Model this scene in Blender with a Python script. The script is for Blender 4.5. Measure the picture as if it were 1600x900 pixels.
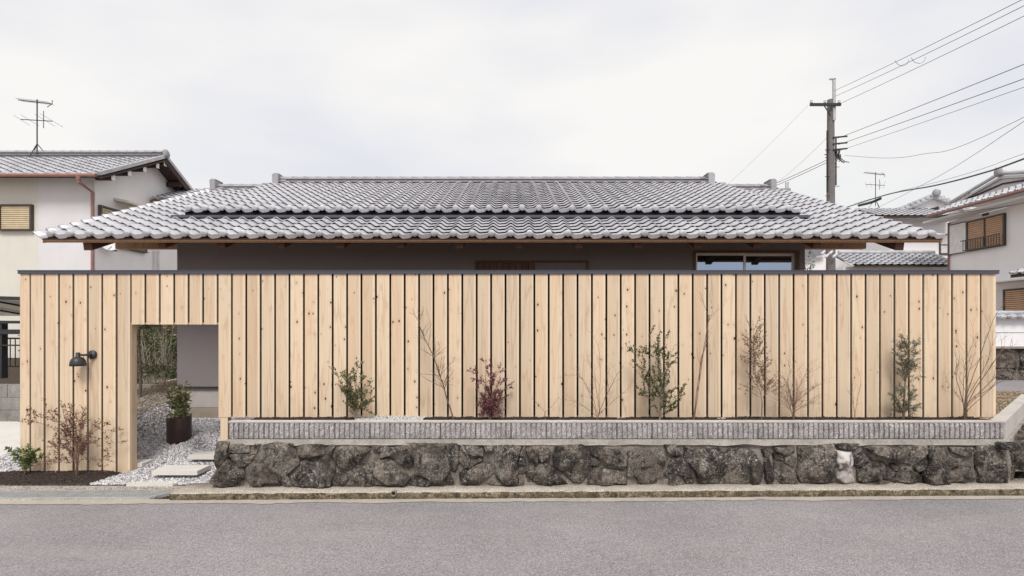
import bpy, math, random
import numpy as np
from mathutils import Vector, Matrix, noise

S = bpy.context.scene
C = bpy.context.scene.collection
for o in list(bpy.data.objects):
    bpy.data.objects.remove(o)
R = random.Random(7)
rad = math.radians

# ------------------------------------------------------------------ camera
EYE = 1.83
cam_d = bpy.data.cameras.new('camera')
cam = bpy.data.objects.new('camera', cam_d)
C.objects.link(cam)
cam.location = (0, 0, EYE)
cam.rotation_euler = (rad(90), 0, 0)
cam_d.sensor_width = 36
cam_d.lens = 890 / 1600 * 36
cam_d.shift_y = 65 / 1600
cam_d.clip_start = 0.05
cam_d.clip_end = 3000
S.camera = cam
S.render.resolution_x, S.render.resolution_y = 1024, 576

# ------------------------------------------------------------------ sky, sun, exposure
SUN_EL, SUN_AZ = 52, 0          # azimuth measured from straight behind the camera towards the right
w = bpy.data.worlds.new('World')
S.world = w
w.use_nodes = True
nt = w.node_tree
nt.nodes.clear()
N = nt.nodes.new
L = nt.links.new
out = N('ShaderNodeOutputWorld')
bg = N('ShaderNodeBackground')
bg.inputs[1].default_value = 0.1
sky = N('ShaderNodeTexSky')
sky.sky_type = 'NISHITA'
sky.sun_disc = False
sky.sun_elevation = rad(SUN_EL)
sky.sun_rotation = rad(180 - SUN_AZ)
sky.air_density = 1.2
sky.dust_density = 2.0
tc = N('ShaderNodeTexCoord')
mp = N('ShaderNodeMapping')
mp.inputs['Scale'].default_value = (1.0, 1.0, 2.6)
mp.inputs['Location'].default_value = (3.1, 1.7, 0.4)
n1 = N('ShaderNodeTexNoise'); n1.inputs['Scale'].default_value = 1.9; n1.inputs['Detail'].default_value = 5; n1.inputs['Roughness'].default_value = 0.45
n2 = N('ShaderNodeTexNoise'); n2.inputs['Scale'].default_value = 0.8; n2.inputs['Detail'].default_value = 2
L(tc.outputs['Generated'], mp.inputs[0]); L(mp.outputs[0], n1.inputs[0]); L(mp.outputs[0], n2.inputs[0])
cr = N('ShaderNodeValToRGB')
e = cr.color_ramp.elements
e[0].position = 0.36; e[0].color = (6.4, 6.5, 7.0, 1)
e[1].position = 0.60; e[1].color = (7.9, 7.75, 7.55, 1)
L(n1.outputs[0], cr.inputs[0])
# thin places where the blue shows through
th = N('ShaderNodeMapRange'); th.inputs[1].default_value = 0.42; th.inputs[2].default_value = 0.30; th.inputs[3].default_value = 0.03; th.inputs[4].default_value = 0.22
L(n2.outputs[0], th.inputs[0])
mx = N('ShaderNodeMix'); mx.data_type = 'RGBA'
L(th.outputs[0], mx.inputs[0]); L(cr.outputs[0], mx.inputs[6]); L(sky.outputs[0], mx.inputs[7])
L(mx.outputs[2], bg.inputs[0]); L(bg.outputs[0], out.inputs[0])

sd = bpy.data.lights.new('sun', 'SUN')
sd.energy = 2.2
sd.angle = rad(20)
sd.color = (1, 0.965, 0.925)
sun = bpy.data.objects.new('sun', sd)
C.objects.link(sun)
az = rad(SUN_AZ)
sdir = Vector((math.sin(az) * math.cos(rad(SUN_EL)), -math.cos(az) * math.cos(rad(SUN_EL)), math.sin(rad(SUN_EL))))
sun.rotation_euler = sdir.to_track_quat('Z', 'Y').to_euler()

S.view_settings.view_transform = 'Standard'
S.view_settings.look = 'None'
S.view_settings.exposure = 0.30
S.view_settings.gamma = 1
S.render.engine = 'CYCLES'

# ------------------------------------------------------------------ helpers
F = 890.0
def P(px, py, d):
    return Vector(((px - 800) * d / F, d, EYE + (515 - py) * d / F))

WP = {}
def wpos(o):
    return WP.get(o.name, Vector((0, 0, 0))) if o else Vector((0, 0, 0))

def tag(o, label=None, cat=None, group=None, kind=None):
    if label: o['label'] = label
    if cat: o['category'] = cat
    if group: o['group'] = group
    if kind: o['kind'] = kind
    return o

def thing(name, label, cat, loc=(0, 0, 0), group=None):
    o = bpy.data.objects.new(name, None)
    C.objects.link(o)
    o.empty_display_size = 0.1
    o.location = loc
    WP[o.name] = Vector(loc)
    return tag(o, label, cat, group)

def put(name, me, parent=None, pos=(0, 0, 0), rot=None):
    """link mesh `me` so that its local origin sits at world position pos"""
    o = bpy.data.objects.new(name, me)
    C.objects.link(o)
    pos = Vector(pos)
    if parent:
        o.parent = parent
    o.location = pos - wpos(parent)
    if rot is not None:
        o.rotation_euler = rot.to_euler() if isinstance(rot, Matrix) else rot
    WP[o.name] = pos
    return o

class MB:
    def __init__(s):
        s.v = []; s.f = []; s.m = []; s.t = []
    def add(s, vs, fs, mi=0, tint=None):
        b = len(s.v)
        s.v.extend([tuple(p) for p in vs])
        for f in fs:
            s.f.append(tuple(b + i for i in f)); s.m.append(mi)
            if tint is not None: s.t.append(tint)
        return s
    def box(s, x0, x1, y0, y1, z0, z1, mi=0):
        v = [(x0, y0, z0), (x1, y0, z0), (x1, y1, z0), (x0, y1, z0), (x0, y0, z1), (x1, y0, z1), (x1, y1, z1), (x0, y1, z1)]
        return s.add(v, [(0, 3, 2, 1), (4, 5, 6, 7), (0, 1, 5, 4), (1, 2, 6, 5), (2, 3, 7, 6), (3, 0, 4, 7)], mi)
    def obox(s, c, ax, ay, az, mi=0):
        """oriented box: centre and half axes"""
        c = Vector(c); ax = Vector(ax); ay = Vector(ay); az = Vector(az)
        v = [c + i * ax + j * ay + k * az for k in (-1, 1) for (i, j) in ((-1, -1), (1, -1), (1, 1), (-1, 1))]
        return s.add(v, [(0, 3, 2, 1), (4, 5, 6, 7), (0, 1, 5, 4), (1, 2, 6, 5), (2, 3, 7, 6), (3, 0, 4, 7)], mi)
    def bar(s, a, b, w, h, mi=0):
        """box bar from a to b, width w, height h"""
        a = Vector(a); b = Vector(b)
        d = (b - a); l = d.length; d.normalize()
        up = Vector((0, 0, 1)) if abs(d.z) < 0.95 else Vector((0, 1, 0))
        x = d.cross(up).normalized(); y = x.cross(d).normalized()
        return s.obox((a + b) / 2, x * w / 2, d * l / 2, y * h / 2, mi)
    def tube(s, pts, rs, n=6, mi=0, caps=True):
        pts = [Vector(p) for p in pts]
        if not isinstance(rs, (list, tuple)): rs = [rs] * len(pts)
        b = len(s.v)
        prev = None
        for i, p in enumerate(pts):
            t = (pts[min(i + 1, len(pts) - 1)] - pts[max(i - 1, 0)])
            if t.length < 1e-9: t = Vector((0, 0, 1))
            t.normalize()
            if prev is None:
                a = t.orthogonal().normalized()
            else:
                a = (prev - t * prev.dot(t))
                a = a.normalized() if a.length > 1e-6 else t.orthogonal().normalized()
            prev = a
            c = t.cross(a)
            for k in range(n):
                an = 2 * math.pi * k / n
                s.v.append(tuple(p + (a * math.cos(an) + c * math.sin(an)) * rs[i]))
        for i in range(len(pts) - 1):
            for k in range(n):
                k2 = (k + 1) % n
                s.f.append((b + i * n + k, b + i * n + k2, b + (i + 1) * n + k2, b + (i + 1) * n + k)); s.m.append(mi)
        if caps and n > 2:
            s.f.append(tuple(b + k for k in reversed(range(n)))); s.m.append(mi)
            s.f.append(tuple(b + (len(pts) - 1) * n + k for k in range(n))); s.m.append(mi)
        return s
    def lathe(s, c, axis, prof, n=20, mi=0):
        """prof: list of (distance along axis, radius)"""
        c = Vector(c); ax = Vector(axis).normalized()
        a = ax.orthogonal().normalized(); b2 = ax.cross(a)
        b = len(s.v)
        for (h, r) in prof:
            for k in range(n):
                an = 2 * math.pi * k / n
                s.v.append(tuple(c + ax * h + (a * math.cos(an) + b2 * math.sin(an)) * r))
        for i in range(len(prof) - 1):
            for k in range(n):
                k2 = (k + 1) % n
                s.f.append((b + i * n + k, b + i * n + k2, b + (i + 1) * n + k2, b + (i + 1) * n + k)); s.m.append(mi)
        s.f.append(tuple(b + k for k in reversed(range(n)))); s.m.append(mi)
        s.f.append(tuple(b + (len(prof) - 1) * n + k for k in range(n))); s.m.append(mi)
        return s
    def prism(s, poly, axis, t0, t1, mi=0):
        """poly: 2D points in the plane perpendicular to axis 'x','y','z' """
        def mk(u, v, t):
            return {'x': (t, u, v), 'y': (u, t, v), 'z': (u, v, t)}[axis]
        n = len(poly)
        vs = [mk(u, v, t0) for u, v in poly] + [mk(u, v, t1) for u, v in poly]
        fs = [tuple(range(n)), tuple(reversed(range(n, 2 * n)))] + [(i, n + i, n + (i + 1) % n, (i + 1) % n) for i in range(n)]
        return s.add(vs, fs, mi)
    def mesh(s, name, mats, smooth=False, fix=True):
        me = bpy.data.meshes.new(name)
        me.from_pydata(s.v, [], s.f)
        for m in (mats if isinstance(mats, (list, tuple)) else [mats]):
            me.materials.append(m)
        me.polygons.foreach_set('material_index', s.m)
        if s.t and len(s.t) == len(s.f):
            at = me.attributes.new('tint', 'FLOAT', 'FACE')
            at.data.foreach_set('value', s.t)
        if smooth:
            me.polygons.foreach_set('use_smooth', [True] * len(s.f))
        me.update()
        if fix:
            import bmesh
            bm = bmesh.new(); bm.from_mesh(me)
            bmesh.ops.recalc_face_normals(bm, faces=bm.faces)
            bm.to_mesh(me); bm.free()
        return me
    def build(s, name, mats, parent=None, smooth=False, fix=True):
        """vertices are in world coordinates"""
        c = wpos(parent)
        me = s.mesh(name, mats, smooth, fix)
        if parent:
            me.transform(Matrix.Translation(-c))
        o = bpy.data.objects.new(name, me)
        C.objects.link(o)
        if parent: o.parent = parent
        WP[o.name] = Vector(c)
        return o

def np_mesh(name, verts, faces, mats, tint=None, smooth=False):
    """verts (n,3), faces (m,k) numpy"""
    me = bpy.data.meshes.new(name)
    m, k = faces.shape
    me.vertices.add(len(verts)); me.vertices.foreach_set('co', verts.astype(np.float32).ravel())
    me.loops.add(m * k); me.loops.foreach_set('vertex_index', faces.astype(np.int32).ravel())
    me.polygons.add(m)
    me.polygons.foreach_set('loop_start', np.arange(0, m * k, k, dtype=np.int32))
    for mt in (mats if isinstance(mats, (list, tuple)) else [mats]): me.materials.append(mt)
    if tint is not None:
        at = me.attributes.new('tint', 'FLOAT', 'FACE'); at.data.foreach_set('value', tint.astype(np.float32))
    if smooth: me.polygons.foreach_set('use_smooth', [True] * m)
    me.update(calc_edges=True)
    me.validate()
    return me

def place_world(name, me, parent=None):
    c = wpos(parent)
    me.transform(Matrix.Translation(-c))
    o = bpy.data.objects.new(name, me)
    C.objects.link(o)
    if parent: o.parent = parent
    WP[o.name] = Vector(c)
    return o

# ------------------------------------------------------------------ materials
class Mat:
    def __init__(s, name, rough=0.8, spec=0.3, metal=0.0):
        s.m = bpy.data.materials.new(name); s.m.use_nodes = True
        s.nt = s.m.node_tree
        s.b = s.nt.nodes['Principled BSDF']
        s.b.inputs['Roughness'].default_value = rough
        s.b.inputs['Specular IOR Level'].default_value = spec
        s.b.inputs['Metallic'].default_value = metal
        s.tc = None; s.bumped = None
    def n(s, t, **kw):
        x = s.nt.nodes.new(t)
        for k, v in kw.items(): setattr(x, k, v)
        return x
    def l(s, a, b): s.nt.links.new(a, b)
    def coord(s, scale=(1, 1, 1), rnd=False, world=True):
        if world:
            g = s.n('ShaderNodeNewGeometry'); src = g.outputs['Position']
        else:
            g = s.n('ShaderNodeTexCoord'); src = g.outputs['Object']
        if rnd:
            oi = s.n('ShaderNodeObjectInfo'); mm = s.n('ShaderNodeMath', operation='MULTIPLY'); mm.inputs[1].default_value = 57.0
            s.l(oi.outputs['Random'], mm.inputs[0])
            va = s.n('ShaderNodeVectorMath', operation='ADD'); s.l(src, va.inputs[0]); s.l(mm.outputs[0], va.inputs[1]); src = va.outputs[0]
        mp = s.n('ShaderNodeMapping'); mp.inputs['Scale'].default_value = scale
        s.l(src, mp.inputs[0])
        return mp.outputs[0]
    def noise(s, co, scale, detail=4, rough=0.55, dist=0.0):
        x = s.n('ShaderNodeTexNoise'); x.inputs['Scale'].default_value = scale; x.inputs['Detail'].default_value = detail
        x.inputs['Roughness'].default_value = rough; x.inputs['Distortion'].default_value = dist
        s.l(co, x.inputs[0]); return x.outputs[0]
    def vor(s, co, scale, feature='F1', out='Distance', rnd=1.0):
        x = s.n('ShaderNodeTexVoronoi', feature=feature); x.inputs['Scale'].default_value = scale
        x.inputs['Randomness'].default_value = rnd
        s.l(co, x.inputs[0]); return x.outputs[out]
    def ramp(s, v, stops, interp='LINEAR'):
        x = s.n('ShaderNodeValToRGB'); x.color_ramp.interpolation = interp
        els = x.color_ramp.elements
        while len(els) < len(stops): els.new(0.5)
        for e, (p, c) in zip(els, stops):
            e.position = p; e.color = (c, c, c, 1) if isinstance(c, (int, float)) else (*c, 1)
        s.l(v, x.inputs[0]); return x.outputs[0]
    def mix(s, f, a, b, mode='MIX'):
        x = s.n('ShaderNodeMix', data_type='RGBA', blend_type=mode)
        for i, v in ((0, f), (6, a), (7, b)):
            if isinstance(v, (int, float)): x.inputs[i].default_value = v if i == 0 else (v, v, v, 1)
            elif isinstance(v, tuple): x.inputs[i].default_value = (*v, 1)
            else: s.l(v, x.inputs[i])
        return x.outputs[2]
    def math(s, op, a, b=0.0):
        x = s.n('ShaderNodeMath', operation=op)
        for i, v in ((0, a), (1, b)):
            if isinstance(v, (int, float)): x.inputs[i].default_value = v
            else: s.l(v, x.inputs[i])
        return x.outputs[0]
    def bump(s, h, strength=0.3, dist=0.01):
        x = s.n('ShaderNodeBump'); x.inputs['Strength'].default_value = strength; x.inputs['Distance'].default_value = dist
        s.l(h, x.inputs['Height'])
        if s.bumped: s.l(s.bumped, x.inputs['Normal'])
        s.bumped = x.outputs[0]
        s.l(s.bumped, s.b.inputs['Normal'])
    def col(s, c):
        if isinstance(c, tuple): s.b.inputs['Base Color'].default_value = (*c, 1)
        else: s.l(c, s.b.inputs['Base Color'])
        return s
    def rgh(s, c): s.l(c, s.b.inputs['Roughness']); return s
    def rand(s):
        return s.n('ShaderNodeObjectInfo').outputs['Random']
    def attr(s, nm='tint'):
        a = s.n('ShaderNodeAttribute'); a.attribute_name = nm; return a.outputs['Fac']

def plain(name, c, rough=0.7, spec=0.3, metal=0.0, var=0.12, scale=6, bump=0.0):
    m = Mat(name, rough, spec, metal)
    co = m.coord()
    n = m.noise(co, scale, 5, 0.6)
    lo = tuple(x * (1 - var) for x in c); hi = tuple(min(1, x * (1 + var)) for x in c)
    m.col(m.ramp(n, [(0.3, lo), (0.7, hi)]))
    if bump: m.bump(m.noise(co, scale * 20, 3), bump, 0.004)
    return m.m

def wood_mat(name, light, dark, knots=True, rough=0.55, grain=1.0):
    """boards: grain along local z, one random offset for each object"""
    m = Mat(name, rough, 0.25)
    co = m.coord((1, 1, 1), rnd=True, world=False)
    # cathedral grain
    mp = m.n('ShaderNodeMapping'); mp.inputs['Scale'].default_value = (9, 9, 0.55); m.l(co, mp.inputs[0])
    nz = m.noise(mp.outputs[0], 1.0, 2, 0.5)
    ph = m.math('MULTIPLY', nz, 34 * grain)
    sn = m.math('SINE', ph)
    g1 = m.ramp(sn, [(0.0, 0.0), (0.72, 0.10), (1.0, 1.0)])
    # fine streaks
    mp2 = m.n('ShaderNodeMapping'); mp2.inputs['Scale'].default_value = (160, 160, 1.6); m.l(co, mp2.inputs[0])
    g2 = m.noise(mp2.outputs[0], 1.0, 3, 0.6)
    base = m.mix(m.math('MULTIPLY', g1, 0.55), light, dark)
    base = m.mix(m.ramp(g2, [(0.42, 0.0), (0.75, 0.38)]), base, tuple(x * 0.80 for x in dark))
    # heartwood: pinker middle
    big = m.noise(mp.outputs[0], 0.5, 2)
    base = m.mix(m.ramp(big, [(0.42, 0.0), (0.62, 0.45)]), base, (light[0] * 0.93, light[1] * 0.80, light[2] * 0.70))
    # whole-board tone
    rv = m.ramp(m.rand(), [(0.0, 0.86), (0.5, 0.98), (1.0, 1.07)])
    base = m.mix(1.0, base, rv, 'MULTIPLY')
    if knots:
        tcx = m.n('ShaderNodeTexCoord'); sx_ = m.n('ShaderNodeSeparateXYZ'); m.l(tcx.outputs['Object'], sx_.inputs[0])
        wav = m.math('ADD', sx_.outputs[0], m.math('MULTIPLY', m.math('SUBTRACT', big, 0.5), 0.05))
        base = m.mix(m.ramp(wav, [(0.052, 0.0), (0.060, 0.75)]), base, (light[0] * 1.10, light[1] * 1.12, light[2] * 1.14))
        mp3 = m.n('ShaderNodeMapping'); mp3.inputs['Scale'].default_value = (1, 0.0, 0.62); m.l(co, mp3.inputs[0])
        v = m.n('ShaderNodeTexVoronoi'); v.inputs['Scale'].default_value = 12.5; m.l(mp3.outputs[0], v.inputs[0])
        dd = v.outputs['Distance']
        wob = m.noise(mp3.outputs[0], 60, 2)
        dd = m.math('ADD', dd, m.math('MULTIPLY', m.math('SUBTRACT', wob, 0.5), 0.05))
        sep = m.n('ShaderNodeSeparateColor'); m.l(v.outputs['Color'], sep.inputs[0])
        sel = m.math('ADD', sep.outputs[0], m.math('MULTIPLY', m.math('SUBTRACT', m.rand(), 0.5), 0.7))
        size = m.ramp(sel, [(0.28, 0.0), (0.29, 0.055), (1.0, 0.165)])
        core = m.ramp(m.math('DIVIDE', dd, m.math('ADD', size, 0.001)), [(0.0, 1.0), (0.6, 0.95), (1.0, 0.0)])
        ring = m.ramp(m.math('DIVIDE', dd, m.math('ADD', m.math('MULTIPLY', size, 3.2), 0.001)), [(0.0, 0.30), (1.0, 0.0)])
        on = m.ramp(size, [(0.0, 0.0), (0.03, 1.0)])
        base = m.mix(m.math('MULTIPLY', ring, on), base, (dark[0] * 0.7, dark[1] * 0.6, dark[2] * 0.5))
        base = m.mix(m.math('MULTIPLY', core, on), base, (0.06, 0.032, 0.02))
    m.col(base)
    m.bump(g2, 0.15, 0.002)
    return m.m

M = {}
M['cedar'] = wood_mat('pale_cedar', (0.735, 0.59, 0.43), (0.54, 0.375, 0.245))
M['eave_wood'] = wood_mat('eave_wood', (0.52, 0.33, 0.20), (0.32, 0.18, 0.10), knots=False)
M['brown_wood'] = wood_mat('brown_wood', (0.15, 0.085, 0.06), (0.09, 0.05, 0.036), knots=False)
M['dark_metal'] = plain('dark_metal', (0.085, 0.085, 0.11), 0.35, 0.5, 0.3, 0.06)
M['black'] = plain('black_metal', (0.025, 0.025, 0.027), 0.45, 0.5, 0.0, 0.1)
M['void'] = plain('dark_backing', (0.012, 0.010, 0.009), 0.9, 0.1)

def tile_material(name, a, b, rough=0.38, metal=0.35):
    m = Mat(name, rough, 0.5, metal)
    co = m.coord()
    n = m.noise(co, 3.0, 4, 0.6)
    n2 = m.noise(co, 45, 3, 0.6)
    c = m.ramp(n, [(0.3, a), (0.7, b)])
    rv = m.ramp(m.rand(), [(0.0, 0.90), (1.0, 1.06)])
    c = m.mix(1.0, c, rv, 'MULTIPLY')
    c = m.mix(1.0, c, m.ramp(n2, [(0.3, 0.93), (0.7, 1.04)]), 'MULTIPLY')
    m.col(c)
    m.rgh(m.ramp(n2, [(0.3, rough - 0.06), (0.7, rough + 0.1)]))
    m.bump(n2, 0.08, 0.003)
    return m.m
M['tile'] = tile_material('smoked_roof_tile', (0.55, 0.542, 0.57), (0.67, 0.66, 0.685))
M['ridge_tile'] = tile_material('ridge_tile', (0.30, 0.295, 0.31), (0.36, 0.35, 0.37), 0.55, 0.0)
M['old_tile'] = tile_material('weathered_roof_tile', (0.38, 0.38, 0.40), (0.62, 0.62, 0.65), 0.45, 0.25)

def stucco(name, c, bump=0.4, scale=160, var=0.05, stain=0.0):
    m = Mat(name, 0.9, 0.15)
    co = m.coord()
    n = m.noise(co, 1.1, 5, 0.6)
    f = m.noise(co, scale, 3, 0.7)
    cc = m.ramp(n, [(0.3, tuple(x * (1 - var) for x in c)), (0.7, tuple(x * (1 + var) for x in c))])
    cc = m.mix(1.0, cc, m.ramp(f, [(0.3, 0.84), (0.7, 1.12)]), 'MULTIPLY')
    if stain:
        co2 = m.coord((6, 6, 0.5))
        st = m.noise(co2, 1.0, 5, 0.7)
        cc = m.mix(m.ramp(st, [(0.5, 0.0), (0.8, stain)]), cc, tuple(x * 0.6 for x in c))
    m.col(cc); m.bump(f, bump, 0.004)
    return m.m
M['grey_stucco'] = stucco('grey_stucco', (0.245, 0.215, 0.217), 0.6, 90)
M['white_wall'] = stucco('white_wall', (0.88, 0.86, 0.865), 0.2, 120, 0.03, 0.08)
M['cream_wall'] = stucco('cream_wall', (0.69, 0.66, 0.59), 0.2, 120, 0.04, 0.15)
M['grey_wall'] = stucco('grey_wall', (0.70, 0.68, 0.685), 0.2, 120, 0.04, 0.12)

def concrete(name, c, var=0.15, speck=0.25, bump=0.4, stain=0.35, sc=1.0):
    m = Mat(name, 0.9, 0.15)
    co = m.coord()
    a = m.noise(co, 2.3 * sc, 6, 0.65)
    b = m.noise(co, 130, 3, 0.7)
    c2 = m.noise(co, 14 * sc, 5, 0.7, 0.6)
    cc = m.ramp(a, [(0.3, tuple(x * (1 - var) for x in c)), (0.7, tuple(x * (1 + var) for x in c))])
    cc = m.mix(1.0, cc, m.ramp(b, [(0.35, 1 - speck), (0.65, 1 + speck)]), 'MULTIPLY')
    cc = m.mix(m.ramp(c2, [(0.52, 0.0), (0.75, stain)]), cc, tuple(x * 0.42 for x in c))
    m.col(cc); m.bump(b, bump, 0.006); m.bump(c2, bump * 0.6, 0.012)
    return m.m
M['concrete'] = concrete('concrete', (0.33, 0.30, 0.27), 0.28, 0.35, 0.5, 0.7, 1.8)
M['pale_concrete'] = concrete('pale_concrete', (0.66, 0.63, 0.58), 0.06, 0.1, 0.2, 0.08)
M['found'] = concrete('foundation_concrete', (0.42, 0.39, 0.37), 0.12, 0.1, 0.2, 0.12)
M['found_rough'] = concrete('rough_foundation', (0.34, 0.29, 0.235), 0.15, 0.35, 0.7, 0.3)
M['block'] = concrete('split_block', (0.40, 0.375, 0.37), 0.28, 0.85, 1.2, 0.5, 2.0)
M['block_cap'] = concrete('block_cap', (0.52, 0.485, 0.45), 0.12, 0.25, 0.4, 0.2)
M['mortar'] = concrete('mortar', (0.25, 0.215, 0.185), 0.45, 0.6, 1.0, 0.9, 2.4)
M['kerb_top'] = concrete('kerb_top', (0.46, 0.41, 0.35), 0.2, 0.8, 1.0, 0.5, 2.4)
M['kerb_face'] = concrete('mossy_kerb_face', (0.175, 0.135, 0.082), 0.45, 0.7, 1.0, 0.85, 2.5)
def mossy():
    m = Mat('mossy_kerb_face', 0.95, 0.1)
    co = m.coord()
    a = m.noise(co, 12, 7, 0.8, 0.5); b = m.noise(co, 45, 5, 0.85); g = m.noise(co, 1.3, 4)
    c = m.ramp(a, [(0.38, (0.045, 0.036, 0.026)), (0.50, (0.15, 0.12, 0.075)), (0.62, (0.36, 0.30, 0.22))])
    c = m.mix(m.ramp(g, [(0.45, 0.0), (0.6, 0.6)]), c, (0.155, 0.128, 0.088))
    c = m.mix(1.0, c, m.ramp(b, [(0.36, 0.35), (0.64, 1.7)]), 'MULTIPLY')
    m.col(c); m.bump(b, 1.0, 0.02); return m.m
M['kerb_face'] = mossy()
M['apron'] = concrete('gutter_concrete', (0.42, 0.38, 0.33), 0.12, 0.35, 0.5, 0.2)

def stone_mat():
    m = Mat('dark_garden_stone', 0.8, 0.3)
    co = m.coord(rnd=False)
    rvc = m.ramp(m.rand(), [(0.0, (0.040, 0.033, 0.031)), (0.4, (0.070, 0.058, 0.052)), (0.75, (0.13, 0.108, 0.092)), (1.0, (0.21, 0.18, 0.155))])
    c = m.mix(m.ramp(m.noise(co, 4.5, 7, 0.72, 0.6), [(0.46, 0.0), (0.62, 0.85)]), rvc, (0.33, 0.28, 0.23))
    c = m.mix(m.ramp(m.noise(co, 8, 6, 0.75, 0.8), [(0.50, 0.0), (0.60, 0.85)]), c, (0.022, 0.018, 0.017))
    st = m.coord((5, 5, 1.4))
    c = m.mix(m.ramp(m.noise(st, 2.0, 6, 0.75), [(0.54, 0.0), (0.70, 0.65)]), c, (0.36, 0.33, 0.28))
    lich = m.noise(co, 30, 6, 0.8)
    msk = m.math('MULTIPLY', m.ramp(lich, [(0.54, 0.0), (0.62, 0.95)]), m.ramp(m.noise(co, 3.4, 4), [(0.46, 0.0), (0.58, 1.0)]))
    c = m.mix(msk, c, (0.56, 0.53, 0.47))
    sp2 = m.math('MULTIPLY', m.ramp(m.vor(co, 48), [(0.0, 1.0), (0.20, 0.9), (0.26, 0.0)]), m.ramp(m.noise(co, 6, 3), [(0.50, 0.0), (0.58, 0.85)]))
    c = m.mix(sp2, c, (0.50, 0.47, 0.42))
    c = m.mix(1.0, c, m.ramp(m.noise(co, 55, 5, 0.85), [(0.34, 0.32), (0.5, 1.1), (0.66, 2.2)]), 'MULTIPLY')
    m.col(c)
    m.bump(m.noise(co, 15, 8, 0.8), 1.0, 0.08)
    m.bump(m.noise(co, 80, 4, 0.7), 0.6, 0.008)
    return m.m
M['stone'] = stone_mat()
def pale_stone():
    m = Mat('pale_patch_stone', 0.85, 0.2)
    co = m.coord()
    n = m.noise(co, 7, 5, 0.6, 0.4)
    m.col(m.ramp(n, [(0.40, (0.58, 0.55, 0.53)), (0.55, (0.42, 0.38, 0.36)), (0.63, (0.10, 0.085, 0.08))]))
    m.bump(m.noise(co, 30, 5), 0.6, 0.01)
    return m.m
M['pale_stone'] = pale_stone()

def asphalt():
    m = Mat('asphalt', 0.88, 0.25)
    co = m.coord()
    a = m.noise(co, 0.55, 6, 0.62)
    b = m.vor(co, 120, out='Color')
    bb = m.n('ShaderNodeRGBToBW'); m.l(b, bb.inputs[0])
    fine = m.noise(co, 210, 3, 0.8)
    c = m.ramp(a, [(0.30, (0.235, 0.219, 0.226)), (0.70, (0.31, 0.29, 0.297))])
    c = m.mix(1.0, c, m.ramp(bb.outputs[0], [(0.15, 0.66), (0.5, 0.98), (0.9, 1.42)]), 'MULTIPLY')
    c = m.mix(1.0, c, m.ramp(fine, [(0.35, 0.72), (0.65, 1.22)]), 'MULTIPLY')
    patch = m.noise(m.coord((0.5, 1.6, 1)), 1.5, 4, 0.6)
    c = m.mix(m.ramp(patch, [(0.5, 0.0), (0.72, 0.30)]), c, (0.36, 0.325, 0.31))
    m.col(c)
    m.bump(m.vor(co, 120), 0.5, 0.005)
    return m.m
M['asphalt'] = asphalt()

def gravel_mat(name, c, sc=55):
    m = Mat(name, 0.85, 0.2)
    co = m.coord()
    v = m.n('ShaderNodeTexVoronoi'); v.inputs['Scale'].default_value = sc; m.l(co, v.inputs[0])
    bw = m.n('ShaderNodeRGBToBW'); m.l(v.outputs['Color'], bw.inputs[0])
    cc = m.ramp(bw.outputs[0], [(0.1, tuple(x * 0.45 for x in c)), (0.5, tuple(x * 0.85 for x in c)), (0.9, tuple(min(0.85, x * 1.2) for x in c))])
    m.col(cc); m.bump(v.outputs['Distance'], 0.8, 0.02)
    return m.m
M['gravel_bed'] = gravel_mat('gravel_bed', (0.42, 0.41, 0.42))
M['earth'] = gravel_mat('earth', (0.30, 0.225, 0.155), 30)
M['soil_bed'] = gravel_mat('dark_soil', (0.055, 0.042, 0.036), 60)
def tinted(name, stops, rough=0.8, spec=0.2, trans=0.0):
    m = Mat(name, rough, spec)
    m.col(m.ramp(m.attr(), stops))
    if trans:
        m.b.inputs['Subsurface Weight'].default_value = 0.0
    return m.m
M['gravel'] = tinted('gravel_chips', [(0.0, (0.28, 0.265, 0.27)), (0.5, (0.52, 0.50, 0.51)), (1.0, (0.80, 0.79, 0.80))])
M['white_gravel'] = tinted('white_chips', [(0.0, (0.40, 0.385, 0.38)), (1.0, (0.74, 0.73, 0.72))])
M['mulch'] = tinted('mulch_chips', [(0.0, (0.030, 0.022, 0.019)), (0.9, (0.075, 0.055, 0.045)), (0.95, (0.30, 0.24, 0.19)), (1.0, (0.50, 0.46, 0.42))])
M['sand_chip'] = tinted('dry_litter', [(0.0, (0.20, 0.13, 0.08)), (0.6, (0.38, 0.29, 0.19)), (1.0, (0.52, 0.44, 0.32))])

# ------------------------------------------------------------------ ground heights
def lerp_tab(tab, t):
    if t <= tab[0][0]: return tab[0][1]
    for (a, va), (b, vb) in zip(tab, tab[1:]):
        if t <= b:
            k = (t - a) / (b - a); return va + (vb - va) * k
    return tab[-1][1]
def slope(x):               # the street climbs slightly to the right
    return 0.0055 * max(-40, min(60, x))
def sstep(a, b, t):
    t = max(0, min(1, (t - a) / (b - a))); return t * t * (3 - 2 * t)
def G(x, y):
    z = lerp_tab([(6.42, 0.025), (6.9, 0.065), (7.45, 0.15), (8.2, 0.27), (9.0, 0.40), (30, 0.40)], y)
    # bank on the garden side
    g = sstep(-5.15, -5.6, x)
    zl = lerp_tab([(6.42, 0.025), (7.0, 0.07), (8.0, 0.30), (8.7, 0.56), (9.6, 0.76), (11, 0.86), (30, 0.9)], y)
    z = z * (1 - g) + zl * g
    # driveway side, left of the fence
    k = sstep(-6.5, -7.3, x)
    z = z * (1 - k) + lerp_tab([(6.42, -0.02), (8, 0.03), (10.5, 0.09), (30, 0.15)], y) * k
    z += 0.09 * sstep(-4.75, -4.2, x) * sstep(7.2, 8.4, y) * (1 - sstep(8.8, 9.3, y))
    # towards the corner on the right
    return z

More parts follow.
